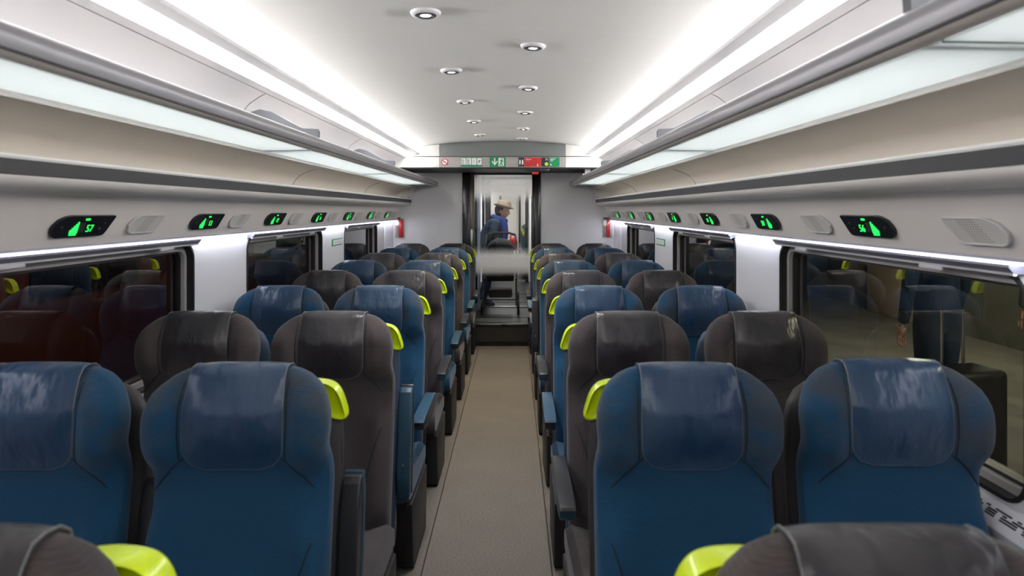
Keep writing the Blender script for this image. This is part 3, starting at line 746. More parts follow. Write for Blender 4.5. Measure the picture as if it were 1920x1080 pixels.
def seat(col, sd, aisle, x, y, label, group, rz=0, z=0, up=()):
    key = (col, sd, aisle)
    if key not in protos: protos[key] = build_seat(*key); t = protos[key]
    else: t = copy_tree(protos[key])
    t.location = (x, y, z); t.rotation_euler = (0, 0, rz)
    for ch in t.children:
        if ch.name.startswith('armrest') and 'pos' in ch:
            r = -PI/2-.14 if ch['pos'] in up else 0
            ch.rotation_euler = (r, 0, 0)
            ch.location.z = .488 if r else .615; ch.location.y = .035 if r else -.03
    tag(t, label, 'seat', group); return t
rowname = ['front', 'second', 'third', 'fourth', 'fifth', 'sixth', 'seventh', 'eighth', 'rearmost']
D1, PITCH = 1.572, .822
G = 'high-backed train seats facing the camera'
random.seed(11)
for n in range(9):
    y = D1 + PITCH*(n-1) - (.015 if n == 0 else 0)
    col = 'blue' if n % 2 else 'grey'
    cname = 'blue' if n % 2 else 'charcoal grey'
    for sd, side, xa, xw in ((1, 'left', -.554, -1.056), (-1, 'right', .549, 1.060)):
        up = ()
        if sd == 1 and n == 1: up = ('aisle', 'middle')
        if sd == 1 and n == 2: up = ('aisle',)
        if sd == -1 and n == 5: up = ('aisle',)
        seat(col, sd, True, xa + (.015 if n == 0 and sd < 0 else 0), y, '%s seat with lime handle, %s of the aisle, %s row from camera' % (cname, side, rowname[n]), G, random.uniform(-.012, .012), 0, up)
        if n:
            rz = random.uniform(-.012, .012); z = 0
            if n == 1 and sd == -1: rz = -.02; z = .010
            seat(col, sd, False, xw - (.006 if n == 1 and sd < 0 else 0), y, '%s window seat, %s of the aisle, %s row from the camera' % (cname, side, rowname[n]), G, rz, z)

# ------------------------------------------------------------ bulkhead header with signs
def build_header():
    YH = 6.9
    bm = bmesh.new()
    xs = [i*1.15/24 for i in range(-24, 25)]
    def top(x): return ceil_z(x)-.001 if abs(x) < .99 else ceil_z(.99)-.001-(abs(x)-.99)*.6
    def slabx(x0, x1, m, name):
        bm = bmesh.new(); k = 10; X = [x0+(x1-x0)*i/k for i in range(k+1)]
        lp = [(x, 2.130) for x in X] + [(x, top(x)-.002) for x in reversed(X)]
        loft(bm, [[(x, YH+.01, z) for x, z in lp], [(x, YH+.03, z) for x, z in lp]])
        return struct(name, bm, m)
    slabx(-.678, .678, M['mirror_grey'], 'trim_70'); slabx(-1.02, -.682, M['header_white'], 'trim_71'); slabx(.682, 1.02, M['header_white'], 'trim_72')
    bm = bmesh.new(); box(bm, -1.165, 1.165, YH-.004, YH+.03, 2.124, 2.131, .001); struct('trim_73', bm, M['black_matt'])
    bm = bmesh.new(); r = .03
    out = [(-1.165+.0,2.124),(-1.17,2.11),(-1.17,2.03),(-1.16,2.012),(-.682,2.012),(-.682,2.124)]
    loft(bm, [[(x, YH, z) for x, z in out], [(x, YH+.04, z) for x, z in out]]); struct('trim_74', bm, M['header_white'])
    bm = bmesh.new(); loft(bm, [[(-x, YH, z) for x, z in out], [(-x, YH+.04, z) for x, z in out]]); struct('trim_75', bm, M['header_white'])
    bm = bmesh.new(); box(bm, -.680, .680, YH, YH+.04, 2.012, 2.124); struct('trim_76', bm, M['header_grey'])
    bm = bmesh.new(); box(bm, -1.16, 1.16, YH+.01, Y1, 1.998, 2.010); struct('trim_77', bm, M['black_matt'])
    def plate(x0, x1, z0, z1, m, par, name='panel', y=YH+.001, th=.005):
        bm = bmesh.new(); box(bm, x0, x1, y-th, y, z0, z1); return obj(name, bm, m, par)
    def px(p): return (p-963)/173.9 + .121
    def pz(p): return 1.55 - (p-394)/173.9
    zt, zb = 2.118, 2.020; zc = (zt+zb)/2
    def glyph(par, poly, m, y=YH-.0055, name='pictogram'):
        bm = bmesh.new(); loft(bm, [[(x, y, z) for x, z in poly], [(x, y+.001, z) for x, z in poly]]); return obj(name, bm, m, par)
    def words(par, txt, x, z, size, m, y=YH-.0055, name='lettering'):
        me = text_mesh(txt, size, .0004); me.transform(Matrix.Rotation(PI/2, 4, 'X')); me.transform(Matrix.Translation((x, y, z))); return obj(name, me, m, par)
    # no smoking roundel
    t = empty('no_smoking_sign', (0,0,0), 0, 'small round red and white no smoking sign at the left of the header', 'sign')
    cx = px(834); bm = bmesh.new(); n = 28
    L = [[(cx+r*math.cos(2*PI*k/n), y, zc+r*math.sin(2*PI*k/n)) for k in range(n)] for r, y in ((.036,YH-.001),(.036,YH-.004),(.028,YH-.004),(.028,YH-.001))]
    loft(bm, L, cap=False); obj('red_ring', bm, M['red'], t)
    bm = bmesh.new(); bmesh.ops.create_cone(bm, cap_ends=True, segments=28, radius1=.028, radius2=.028, depth=.002, matrix=Matrix.Translation((cx, YH-.002, zc)) @ Matrix.Rotation(PI/2, 4, 'X')); obj('disc', bm, M['sign_white'], t)
    plate(cx-.018, cx+.010, zc-.004, zc+.003, M['navy_sign'], t, 'cigarette', YH-.003, .001)
    bm = bmesh.new(); loft(bm, [[(cx-.024,YH-.005,zc+.016),(cx-.018,YH-.005,zc+.022),(cx+.024,YH-.005,zc-.016),(cx+.018,YH-.005,zc-.022)], [(cx-.024,YH-.0035,zc+.016),(cx-.018,YH-.0035,zc+.022),(cx+.024,YH-.0035,zc-.016),(cx+.018,YH-.0035,zc-.022)]]); obj('red_bar', bm, M['red'], t)
    # row of four safety pictograms
    t = empty('safety_sign', (0,0,0), 0, 'green safety notice with four white pictograms on the header', 'sign')
    x0, x1 = px(864), px(904); plate(x0, x1, zb, zt, M['green'], t, 'board')
    w = (x1-x0)/4
    for k in range(4):
        a = x0+k*w+.004; plate(a, a+w-.008, zb+.018, zt-.006, M['sign_white'], t, 'tile', YH-.004, .001)
        gx = a + w/2 - .004
        if k < 2: glyph(t, [(gx-.018,zb+.018),(gx-.018,zt-.02),(gx-.004,zt-.012),(gx+.008,zt-.030),(gx+.004,zb+.04),(gx+.014,zb+.018)], M['steel'])
        if k == 3: glyph(t, [(gx-.014,zc+.0),(gx+.004,zc+.022),(gx+.014,zc+.018),(gx+.002,zc+.006),(gx-.004,zc-.012)], M['navy_sign'])
        if k == 2: glyph(t, [(gx-.010,zc-.014),(gx-.012,zc+.018),(gx+.008,zc+.022),(gx+.012,zc-.010)], M['pillar'])
    # exit sign
    t = empty('exit_sign', (0,0,0), 0, 'green emergency exit sign with white down arrow and running figure over the door', 'sign')
    x0, x1 = px(918), px(948); plate(x0, x1, zb-.004, zt+.003, M['green'], t, 'board')
    ax = x0+.055
    glyph(t, [(ax-.007,zt-.008),(ax-.007,zc-.006),(ax-.028,zc+.014),(ax-.034,zc+.006),(ax,zb+.010),(ax+.034,zc+.006),(ax+.028,zc+.014),(ax+.007,zc-.006),(ax+.007,zt-.008)], M['sign_white'], name='arrow')
    dx = x0+.125; plate(dx-.030, dx+.030, zb+.004, zt-.004, M['sign_white'], t, 'doorway', YH-.004, .001)
    glyph(t, [(dx-.022,zb+.010),(dx-.006,zc-.008),(dx-.002,zc+.014),(dx-.016,zc+.006),(dx-.018,zc+.013),(dx,zc+.026),(dx+.012,zc+.018),(dx+.024,zc+.004),(dx+.018,zc-.002),(dx+.009,zc+.006),(dx+.007,zc-.010),(dx+.020,zb+.006),(dx+.012,zb+.004),(dx,zc-.020),(dx-.012,zb+.008)], M['green'], y=YH-.006, name='running_figure')
    bm = bmesh.new(); bmesh.ops.create_cone(bm, cap_ends=True, segments=12, radius1=.007, radius2=.007, depth=.001, matrix=Matrix.Translation((dx+.010, YH-.006, zc+.034)) @ Matrix.Rotation(PI/2, 4, 'X')); obj('head', bm, M['green'], t)
    # toilet sign
    t = empty('toilet_sign', (0,0,0), 0, 'dark toilet sign with two white figures right of the exit sign', 'sign')
    x0, x1 = px(972), px(982.5); plate(x0, x1, zb, zt, M['navy_sign'], t, 'board')
    for k in (0, 1):
        gx = x0 + .017 + k*.027; glyph(t, [(gx-.008,zc+.012),(gx-.010,zc-.010),(gx-.004,zb+.018),(gx+.004,zb+.018),(gx+(.012 if k else .008),zc-.010),(gx+.008,zc+.012),(gx+.003,zc+.026),(gx-.003,zc+.026)], M['sign_white'])
    # red alarm notice
    t = empty('alarm_notice', (0,0,0), 0, 'red notice panel with small white lettering on the header', 'sign')
    x0, x1 = px(983.5), px(1015); plate(x0, x1, zb, zt, M['red'], t, 'board')
    words(t, 'Alarm', x0+.042, zt-.020, .026, M['sign_white']); words(t, 'alarme', x0+.034, zt-.040, .014, M['sign_white'])
    gx = x1-.040; glyph(t, [(gx-.008,zb+.006),(gx-.002,zb+.032),(gx+.002,zb+.032),(gx+.008,zb+.006)], M['sign_white'])
    # dark panel with green call button
    t = empty('call_panel', (0,0,0), 0, 'dark call panel with round yellow green button between red and green notices', 'panel')
    x0, x1 = px(1015.5), px(1029); plate(x0, x1, zb, zt, M['navy_sign'], t, 'board')
    bm = bmesh.new(); bmesh.ops.create_cone(bm, cap_ends=True, segments=24, radius1=.020, radius2=.018, depth=.006, matrix=Matrix.Translation((x1-.026, YH-.006, zb+.026)) @ Matrix.Rotation(PI/2, 4, 'X')); obj('button', bm, M['yellow'], t)
    plate(x1-.034, x1-.012, zt-.034, zt-.010, M['sign_white'], t, 'icon_frame', YH-.004, .001); plate(x1-.029, x1-.017, zt-.034, zt-.014, M['navy_sign'], t, 'icon_centre', YH-.0052, .001)
    # green notice
    t = empty('first_aid_notice', (0,0,0), 0, 'bright green notice panel at the right end of the header signs', 'sign')
    x0, x1 = px(1029.5), px(1049); plate(x0, x1, zb, zt, M['green'], t, 'board')
    for k, wd in enumerate((.06, .045, .03)): plate(x0+.012, x0+.012+wd, zt-.016-k*.012, zt-.011-k*.012, M['sign_white'], t, 'text_line', YH-.004, .001)
    plate(x0+.012, x0+.026, zb+.012, zb+.028, M['sign_white'], t, 'icon', YH-.004, .001)
    # red lamp and black sensor bar under the header
    t = empty('door_sensor', (px(1010), YH+.02, 1.99), 0, 'black sensor bar with a red lamp under the header right of the door', 'sensor')
    bm = bmesh.new(); box(bm, -.14, .12, -.01, .05, -.022, .009, .003); obj('body', bm, M['black'], t)
    bm = bmesh.new(); box(bm, -.07, .0, -.012, .03, -.052, -.024, .004); obj('red_lamp', bm, M['red'], t)
    # bracket holding the right rack rail
    t = empty('rail_bracket', (.93, 7.0, 1.95), 0, 'small white bracket under the header beside the right rack rail', 'bracket')
    bm = bmesh.new(); box(bm, -.03, .03, -.02, .02, -.04, .058, .004); obj('plate', bm, M['white'], t)
    bm = bmesh.new(); box(bm, -.055, -.035, -.02, .02, -.05, .0, .003); obj('hook', bm, M['white'], t)
build_header()

# ------------------------------------------------------------ end wall, door, step
YW = Y1
bm = bmesh.new()
DX0, DX1, DZ1 = -.485, .435, 2.0
for x0, x1, z0, z1 in ((-1.36, DX0, 0, 2.35), (DX1, 1.36, 0, 2.35), (DX0, DX1, DZ1, 2.35)): box(bm, x0, x1, YW, YW+.04, z0, z1)
struct('wall_far', bm, M['endwall'], label='pale grey end wall around the door')
bm = bmesh.new(); box(bm, -1.45, 1.45, Y0-.03, Y0, -.02, 2.35); struct('wall_near', bm, M['endwall'])  # unseen wall behind the camera, placed to contain the light
for s in (-1, 1):  # unseen outer skin, added to stop outside light leaking into the saloon
    bm = bmesh.new(); box(bm, s*1.44-.02, s*1.44+.02, Y0, Y1, 1.425, 2.40); box(bm, s*1.385-.055, s*1.385+.055, Y0, Y1, 1.425, 1.431)
    struct('wall_outer_%s' % ('left' if s < 0 else 'right'), bm, M['strip'])
bm = bmesh.new(); box(bm, -1.46, 1.46, Y0, Y1, 2.38, 2.42); struct('ceiling_outer', bm, M['strip'])  # unseen roof, added with the skin against light leaks
# low return walls filling the side panels at the bottom
door = empty('door_1', (0, YW, .25)); door['kind'] = 'structure'
def dpart(name, x0, x1, y0, y1, z0, z1, m, bev=.003, par=door):
    bm = bmesh.new(); box(bm, x0, x1, y0, y1, z0-.25, z1-.25, bev); return obj(name, bm, m, par)
dpart('frame_post', DX0-.01, -.40, -.03, .05, .22, 2.0, M['black'])
dpart('frame_post', .375, DX1+.012, -.03, .05, .22, 2.0, M['black'])
dpart('frame_head', DX0-.01, DX1+.012, -.03, .05, 1.975, 2.0, M['black'])
leaf = dpart('door_stile', -.405, -.352, -.02, .02, .25, 1.975, M['brownmetal'])
dpart('door_stile', .345, .380, -.02, .02, .25, 1.975, M['black'])
bm = bmesh.new(); box(bm, -.352, .346, -.004, .004, .256-.25, 1.975-.25)
bm.verts.ensure_lookup_table()
for v in bm.verts: v.co.z += 0
g = obj('door_glass', bm, M['door_glass'], door)
# printed bands are laid out in heights above the floor
for n in M['door_glass'].node_tree.nodes:
    if n.type == 'SEPXYZ':
        nt = M['door_glass'].node_tree; tcn = n.inputs[0].links[0].from_node
        mp = nt.nodes.new('ShaderNodeMapping'); mp.inputs['Location'].default_value = (0, 0, .25)
        nt.links.new(tcn.outputs['Object'], mp.inputs[0]); nt.links.new(mp.outputs[0], n.inputs[0])
dpart('handle_plate', -.398, -.372, -.032, -.018, 1.08, 1.32, M['steel'], .003)
dpart('pull_handle', -.392, -.378, -.055, -.03, 1.10, 1.22, M['steel'], .004)
bm = bmesh.new()
prism_x(bm, [(7.27,.055),(7.27,.250),(7.275,.256),(7.70,.256),(7.70,0),(7.30,0),(7.30,.055)], -.335, .290)
st = struct('trim_80', bm, M['step'], label='dark step up to the end door')
bm = bmesh.new(); box(bm, -.335, .290, 7.255, 7.30, .246, .260, .004); struct('nosing', bm, M['steel'], parent=st)
bm = bmesh.new(); box(bm, -.02, .045, 7.25, 7.262, .236, .256, .002); struct('latch', bm, M['black_matt'], parent=st)

# red equipment boxes on the end wall
for s, side, bx in ((-1, 'left', -1.235), (1, 'right', 1.235)):
    t = empty('hammer_box', (bx*1.012, YW, 1.335), 0, 'red emergency tool in a clear box on the end wall, %s corner' % side, 'emergency box', 'red emergency tool boxes')
    bm = bmesh.new(); box(bm, -.058, .058, -.012, 0, -.115, .115, .004); obj('backplate', bm, M['sign_white'], t)
    bm = bmesh.new(); box(bm, -.008 if s < 0 else -.012, .042 if s < 0 else .030, -.035, -.012, -.110, .105, .006); obj('red_holder', bm, M['red'], t)
    bm = bmesh.new(); tube(bm, [(-.030, -.025, -.09), (-.030, -.025, .02)], .006, 8); box(bm, -.046, -.012, -.033, -.017, .015, .032, .003); obj('tool', bm, mat('salmon', (.75,.42,.40), .4) if s < 0 else bpy.data.materials['salmon'], t)
    bm = bmesh.new(); box(bm, -.050, -.012, -.034, -.030, .035, .095); obj('label_card', bm, M['sign_white'], t)
    bm = bmesh.new(); box(bm, -.058, .058, -.048, -.012, -.118, .115, .012, 3); obj('clear_cover', bm, M['clear'], t)
    bm = bmesh.new(); prism_x(bm, [(-.052,.118),(-.010,.128),(-.010,.112),(-.050,.104)], -.050, .010, .002); obj('top_clip', bm, M['alu_dark'], t)
    # green notice on the pillar
    t = empty('window_notice', (s*1.3295, 5.26, 1.288), 0, 'small green bordered notice on the %s wall between the last two windows' % side, 'notice', 'green bordered window notices')
    bm = bmesh.new(); box(bm, -.001, .001, -.155, .155, -.028, .028); obj('border', bm, M['green'], t)
    bm = bmesh.new(); box(bm, -s*.0015-.0008, -s*.0015+.0008, -.120, .147, -.019, .019); obj('face', bm, M['sign_white'], t)
    bm = bmesh.new()
    for k in range(8): box(bm, -s*.0028-.0006, -s*.0028+.0006, -.10+k*.03, -.092+k*.03, -.012, .012)
    for k in range(0, 8, 2): box(bm, -s*.0028-.0006, -s*.0028+.0006, -.10+k*.03, -.082+k*.03, .008, .012)
    obj('printed_marks', bm, M['header_grey'], t)

# ------------------------------------------------------------ beyond the door: vestibule, gangway, next coach
M['dark_floor'] = mat('dark_floor', (.016,.016,.017), .35)
def tunnel(y0, y1, hx, zf, zc, wall, nm):
    for s in (-1, 1):
        bm = bmesh.new(); box(bm, s*(hx+.02)-.02, s*(hx+.02)+.02, y0, y1, zf-.02, zc+.02); struct('wall_%s_%s' % (nm, 'left' if s < 0 else 'right'), bm, wall)
    bm = bmesh.new(); box(bm, -hx, hx, y0, y1, zc, zc+.02); struct('ceiling_'+nm, bm, M['white'])
    bm = bmesh.new(); box(bm, -hx, hx, y0, y1, zf-.05, zf); struct('floor_'+nm, bm, M['dark_floor'])
tunnel(7.76, 9.0, .75, .25, 2.15, M['endwall'], 'vestibule')
tunnel(9.04, 9.9, .52, .25, 2.12, M['black_matt'], 'gangway')
tunnel(9.94, 11.6, .75, .25, 2.15, M['endwall'], 'far_vestibule')
tn = 81
for y, xo, m in ((9.0, .40, M['black']), (9.9, .42, M['black']), (11.6, .36, M['black'])):
    bm = bmesh.new()
    for x0, x1, z0, z1 in ((-1.0,-xo,.2,2.3), (xo,1.0,.2,2.3), (-xo,xo,2.02,2.3)): box(bm, x0, x1, y, y+.04, z0, z1)
    struct('trim_%d' % tn, bm, M['endwall'] if y < 9.5 or y > 11 else M['white']); tn += 1
    for s in (-1, 1):
        bm = bmesh.new(); box(bm, s*(xo+.0)-.03, s*(xo+.0)+.03, y-.05, y-.002, .25, 2.05, .006); struct('trim_%d' % tn, bm, m); tn += 1
bm = bmesh.new(); box(bm, -.36, .36, 8.55, 8.62, .25, .262, .003); struct('trim_%d' % tn, bm, M['steel']); tn += 1
for x, y, w_ in ((-.335, 9.6, .035), (-.27, 10.4, .04)):
    bm = bmesh.new(); box(bm, x-w_/2, x+w_/2, y, y+.06, .25, 2.1, .006); struct('trim_%d' % tn, bm, M['black']); tn += 1
for s in (-1, 1):
    bm = bmesh.new(); box(bm, s*.33-.035, s*.33+.035, 21.9, 21.98, .02, 2.05); struct('trim_%d' % tn, bm, M['black']); tn += 1
# pale glazed panel and grab pole in the vestibule
t = empty('grab_pole', (-.33, 8.3, .25), 0, 'bluish upright grab pole just behind the left edge of the door glass', 'pole')
bm = bmesh.new(); tube(bm, [(0,0,0), (0,0,1.9)], .018, 12); obj('pole', bm, mat('pale_blue_paint', (.35,.40,.55), .3), t)
bm = bmesh.new(); tube(bm, [(0,0,0), (0,0,.02)], .032, 16); obj('foot_collar', bm, M['steel'], t)
t = empty('vestibule_lamp', (0, 8.35, 2.145), 0, 'white ceiling lamp seen through the top of the door glass', 'light')
bm = bmesh.new(); box(bm, -.22, .22, -.12, .12, -.012, .004, .003); obj('frame', bm, M['white'], t)
bm = bmesh.new(); box(bm, -.20, .20, -.10, .10, -.016, -.010); obj('diffuser', bm, emitter('vest_lamp', (1,.98,.95), 14), t)
t = empty('vestibule_lamp', (0, 10.8, 2.145), 0, 'white ceiling lamp of the farther vestibule beyond the gangway', 'light')
bm = bmesh.new(); box(bm, -.22, .22, -.25, .25, -.012, .004, .003); obj('frame', bm, M['white'], t)
bm = bmesh.new(); box(bm, -.20, .20, -.22, .22, -.016, -.010); obj('diffuser', bm, bpy.data.materials['vest_lamp'], t)
# next coach
tunnel(11.64, 22.0, 1.33, 0.02, 2.2, M['pillar'], 'next_coach')
bm = bmesh.new(); box(bm, -.45, .45, 11.55, 12.0, 0, .25); struct('trim_%d' % tn, bm, M['step']); tn += 1
bm = bmesh.new()
for x0, x1, z0, z1 in ((-1.4,-.3,0,2.3), (.3,1.4,0,2.3), (-.3,.3,1.98,2.3)): box(bm, x0, x1, 22.0, 22.04, z0, z1)
struct('wall_next_coach_far', bm, M['fascia'])
bm = bmesh.new(); box(bm, -.3, .3, 22.02, 22.06, 0, 1.98); struct('door_2', bm, M['fascia'])
for s in (-1, 1):
    t = empty('strip_light', (s*.85, 16.8, 2.1945), 0, 'ceiling strip light of the next coach, %s of its aisle' % ('left' if s < 0 else 'right'), 'light', 'strip lights in the next coach')
    bm = bmesh.new(); box(bm, -.06, .06, -5, 5, -.02, .005, .004); obj('diffuser', bm, emitter('next_strip', (1,.97,.9), 5.0) if s < 0 else bpy.data.materials['next_strip'], t)
for n in range(6):
    y = 12.9 + .85*n; col = 'blue' if n % 2 == 0 else 'grey'; cname = 'blue' if col == 'blue' else 'charcoal grey'
    for sd, side, xa in ((1, 'left', -.554), (-1, 'right', .554)):
        seat(col, sd, True, xa, y, '%s seat beyond the glass door, %s of its aisle, %s row' % (cname, side, ['nearest','second','third','fourth','fifth','farthest'][n]), 'seats of the next coach', 0, .02)

# ------------------------------------------------------------ people
def skin_body(name, joints, bones, mat_, parent, root=0, sub=2):
    """joints: (x,y,z,rx,ry); one continuous skin"""
    me = bpy.data.meshes.new(name); me.from_pydata([j[:3] for j in joints], bones, [])
    o = bpy.data.objects.new(name, me); C.objects.link(o)
    sk = o.modifiers.new('skin', 'SKIN'); sk.use_smooth_shade = True
    if not me.skin_vertices: me.skin_vertices.new()
    for i, j in enumerate(joints):
        d = me.skin_vertices[0].data[i]; d.radius = (j[3], j[4] if len(j) > 4 else j[3]); d.use_root = (i == root)
    ss = o.modifiers.new('sub', 'SUBSURF'); ss.levels = sub; ss.render_levels = sub
    dg = bpy.context.evaluated_depsgraph_get(); dg.update()
    m2 = bpy.data.meshes.new_from_object(o.evaluated_get(dg)); bpy.data.objects.remove(o)
    m2.name = name
    for p in m2.polygons: p.use_smooth = True
    m2.materials.clear(); m2.materials.append(mat_)
    r = bpy.data.objects.new(name, m2); C.objects.link(r); r.parent = parent; return r
M['skin'] = mat('skin', (.55,.32,.24), .5)
M['navy'] = mat('navy_cloth', (.018,.035,.07), .8, bump=(60, .4, .004))
M['scarf'] = mat('blue_scarf', (.010,.030,.17), .85, bump=(40, .5, .006))
M['trouser'] = mat('dark_trousers', (.02,.022,.03), .85)
M['straw'] = mat('tan_felt', (.25,.19,.145), .85)
M['pramcloth'] = mat('black_canvas', (.012,.013,.016), .8)
M['hair'] = mat('brown_hair', (.06,.04,.03), .7)
def ellip(bm, c, r, seg=16, rot=None):
    mtx = Matrix.Translation(c) @ (rot.to_4x4() if rot else Matrix.Identity(4)) @ Matrix.Diagonal((*r, 1))
    bmesh.ops.create_uvsphere(bm, u_segments=seg, v_segments=seg//2+2, radius=1, matrix=mtx)
def head_mesh(c, face, s=1.0):
    """head with brow, nose, lips, chin, ears; face = unit direction it looks"""
    bm = bmesh.new(); bmesh.ops.create_uvsphere(bm, u_segments=28, v_segments=20, radius=1)
    for v in bm.verts:
        x, y, z = v.co  # +x is forward
        w = 1 - .22*smooth((-z-.1)/.9)
        nx = x*.100*w; ny = y*.076*w; nz = z*.125
        if x > 0:
            nx += .026*math.exp(-((z+.08)/.16)**2 - (y/.20)**2)      # nose
            nx += .008*math.exp(-((z+.42)/.10)**2 - (y/.35)**2)      # lips
            nx += .012*math.exp(-((z+.75)/.16)**2 - (y/.35)**2)      # chin
            nx -= .008*math.exp(-((z-.12)/.10)**2 - ((abs(y)-.38)/.18)**2)  # eye sockets
            nx += .006*math.exp(-((z-.30)/.10)**2 - (y/.6)**2)       # brow
        v.co = Vector((nx, ny, nz))
    for sy in (-1, 1): ellip(bm, (-.005, sy*.074, -.005), (.018,.008,.030), 10)
    f = Vector(face).normalized(); r = f.cross(Vector((0,0,1))).normalized(); u = r.cross(f)
    R = Matrix((f, -r, u)).transposed().to_4x4()
    bmesh.ops.transform(bm, matrix=Matrix.Translation(c) @ R @ Matrix.Scale(s, 4), verts=bm.verts)
    return bm, Matrix.Translation(c) @ R
def person_vestibule():
    X, Yp, Z = -.155, 8.74, .25
    t = empty('person', (X, Yp, Z), 0, 'stooping person in tan hat, navy jacket and blue scarf behind the door glass', 'person')
    # leaning forward to the right, one hand on the bag
    J = [(-.14,0,.88,.155,.13),(-.10,0,1.00,.15,.13),(-.03,0,1.12,.17,.14),(.04,0,1.22,.15,.12),(.075,0,1.275,.065),(.10,0,1.32,.06),
         # arms
         (.03,-.18,1.20,.075),(-.02,-.22,.98,.058),(.05,-.20,.80,.042),(.065,-.19,.745,.026),
         (.05,.17,1.20,.07),(.10,.22,.98,.055),(.24,.14,.88,.040),(.285,.12,.86,.026),
         # legs
         (-.13,-.09,.80,.105),(-.06,-.10,.46,.070),(-.14,-.10,.09,.048),(-.06,-.11,.035,.038),(.03,-.11,.025,.03),
         (-.13,.09,.80,.105),(-.08,.10,.46,.070),(-.18,.10,.09,.048),(-.10,.11,.035,.038),(-.01,.11,.025,.03)]
    B = [(0,1),(1,2),(2,3),(3,4),(4,5),(3,6),(6,7),(7,8),(8,9),(3,10),(10,11),(11,12),(12,13),(0,14),(14,15),(15,16),(16,17),(17,18),(0,19),(19,20),(20,21),(21,22),(22,23)]
    body = skin_body('body', J, B, M['navy'], t)
    bm, R = head_mesh(Vector((.135,-.005,1.385)), (.95,-.25,-.25)); h = obj('head', bm, M['skin'], t)
    bm = bmesh.new()
    for sy in (-1, 1): ellip(bm, (.085, sy*.030, .012), (.008,.012,.007), 8)
    bmesh.ops.transform(bm, matrix=R, verts=bm.verts); obj('eyes', bm, M['hair'], h)
    bm = bmesh.new(); ellip(bm, (-.022,0,.012), (.100,.083,.118), 18); bmesh.ops.transform(bm, matrix=R, verts=bm.verts); obj('hair', bm, M['hair'], t)
    bm = bmesh.new()
    n = 28; L = []
    for r, z in ((.0,.165),(.055,.165),(.085,.150),(.100,.105),(.105,.072),(.130,.066),(.148,.072),(.146,.067),(.130,.059),(.100,.062),(.0,.066)):
        L.append([(max(r,.0005)*math.cos(2*PI*k/n)*1.05, max(r,.0005)*math.sin(2*PI*k/n), z + (.02*abs(math.sin(2*PI*k/n))**2 if r > .14 else 0)) for k in range(n)])
    loft(bm, L); bmesh.ops.transform(bm, matrix=R, verts=bm.verts); obj('hat', bm, M['straw'], t)
    # scarf: coil round the neck with a hanging tail
    bm = bmesh.new()
    tube(bm, [(.075+.085*math.cos(a)+.01, .10*math.sin(a), 1.265-.03*math.cos(a)) for a in [2*PI*i/20 for i in range(21)]], .045, 10, cap=False)
    tube(bm, [(.13,-.08,1.26), (.16,-.11,1.17), (.17,-.12,1.06), (.17,-.12,.98)], [.05,.055,.05,.042], 10)
    obj('scarf', bm, M['scarf'], t)
    # hands with separate fingers, resting on the bag handle
    for (hx, hy, hz, d) in ((.065,-.19,.745,(.25,0,-1)), (.285,.12,.86,(1,-.2,-.5))):
        dv = Vector(d).normalized(); sdv = dv.cross(Vector((0,1,0))).normalized() if abs(dv.y) < .9 else Vector((1,0,0)); across = dv.cross(sdv).normalized()
        b0 = Vector((hx,hy,hz)); JJ = [tuple(b0)+(.026,.018), tuple(b0+dv*.045)+(.036,.016)]; BB = [(0,1)]
        for k, ln in enumerate((.062,.072,.068,.052)):
            o_ = across*(-.027+.018*k); i0 = len(JJ)
            JJ += [tuple(b0+dv*.075+o_)+(.009,), tuple(b0+dv*(.075+ln*.5)+o_+sdv*.010)+(.0085,), tuple(b0+dv*(.075+ln*.8)+o_+sdv*.030)+(.0075,)]
            BB += [(1,i0),(i0,i0+1),(i0+1,i0+2)]
        i0 = len(JJ); JJ += [tuple(b0+dv*.035-across*.040+sdv*.008)+(.010,), tuple(b0+dv*.065-across*.055+sdv*.022)+(.0085,)]; BB += [(0,i0),(i0,i0+1)]
        skin_body('hand', JJ, BB, M['skin'], t)
    # red bag strap over the far shoulder
    t2 = empty('red_bag', (X+.27, Yp-.20, Z+.86), 0, 'small red bag held in front of the stooping person', 'bag')
    bm = bmesh.new(); ellip(bm, (0,0,0), (.06,.05,.085), 16); box(bm, -.045, .045, -.04, .04, -.10, .0, .02, 3); obj('pouch', bm, M['red'], t2)
    bm = bmesh.new(); tube(bm, [(-.04,0,.06), (-.02,0,.13), (.02,0,.13), (.04,0,.06)], .007, 8); obj('strap', bm, M['red'], t2)
    # pushchair
    t.scale = (.93,.93,.93)
    t3 = empty('pushchair', (X+.11, Yp-.60, Z), 0, 'black pushchair with dark wheels on the vestibule floor behind the door glass', 'pushchair')
    bm = bmesh.new()
    prism_x(bm, [(-.22,.42),(-.26,.50),(-.05,.48),(.14,.86),(.19,.84),(.06,.42)], -.17, .17, .02, 3)
    obj('seat', bm, M['pramcloth'], t3)
    bm = bmesh.new(); loops = []
    for i in range(7):
        a = -.1 + i*.28; loops.append([(.19*math.cos(b)*1.0, .12-.26*math.sin(a)*1.0*max(math.sin(b), .12), .78+.16*math.sin(b)*math.cos(a*.6)) for b in [PI*k/10 for k in range(11)]])
    loft(bm, loops, cap=False, closed=False); h = obj('hood', bm, M['pramcloth'], t3); md = h.modifiers.new('s', 'SOLIDIFY'); md.thickness = .012
    bm = bmesh.new(); box(bm, -.15, .15, -.12, .16, .20, .30, .03, 3); obj('basket', bm, M['pramcloth'], t3)
    bm = bmesh.new()
    for s in (-1, 1):
        tube(bm, [(s*.20,-.24,.12), (s*.20,-.02,.46), (s*.20,.16,.86), (s*.19,.30,.97)], .011, 8)
        tube(bm, [(s*.20,.22,.13), (s*.20,.02,.46), (s*.20,-.20,.44)], .010, 8)
    tube(bm, [(-.19,.30,.97), (-.10,.34,1.0), (.10,.34,1.0), (.19,.30,.97)], .015, 8)
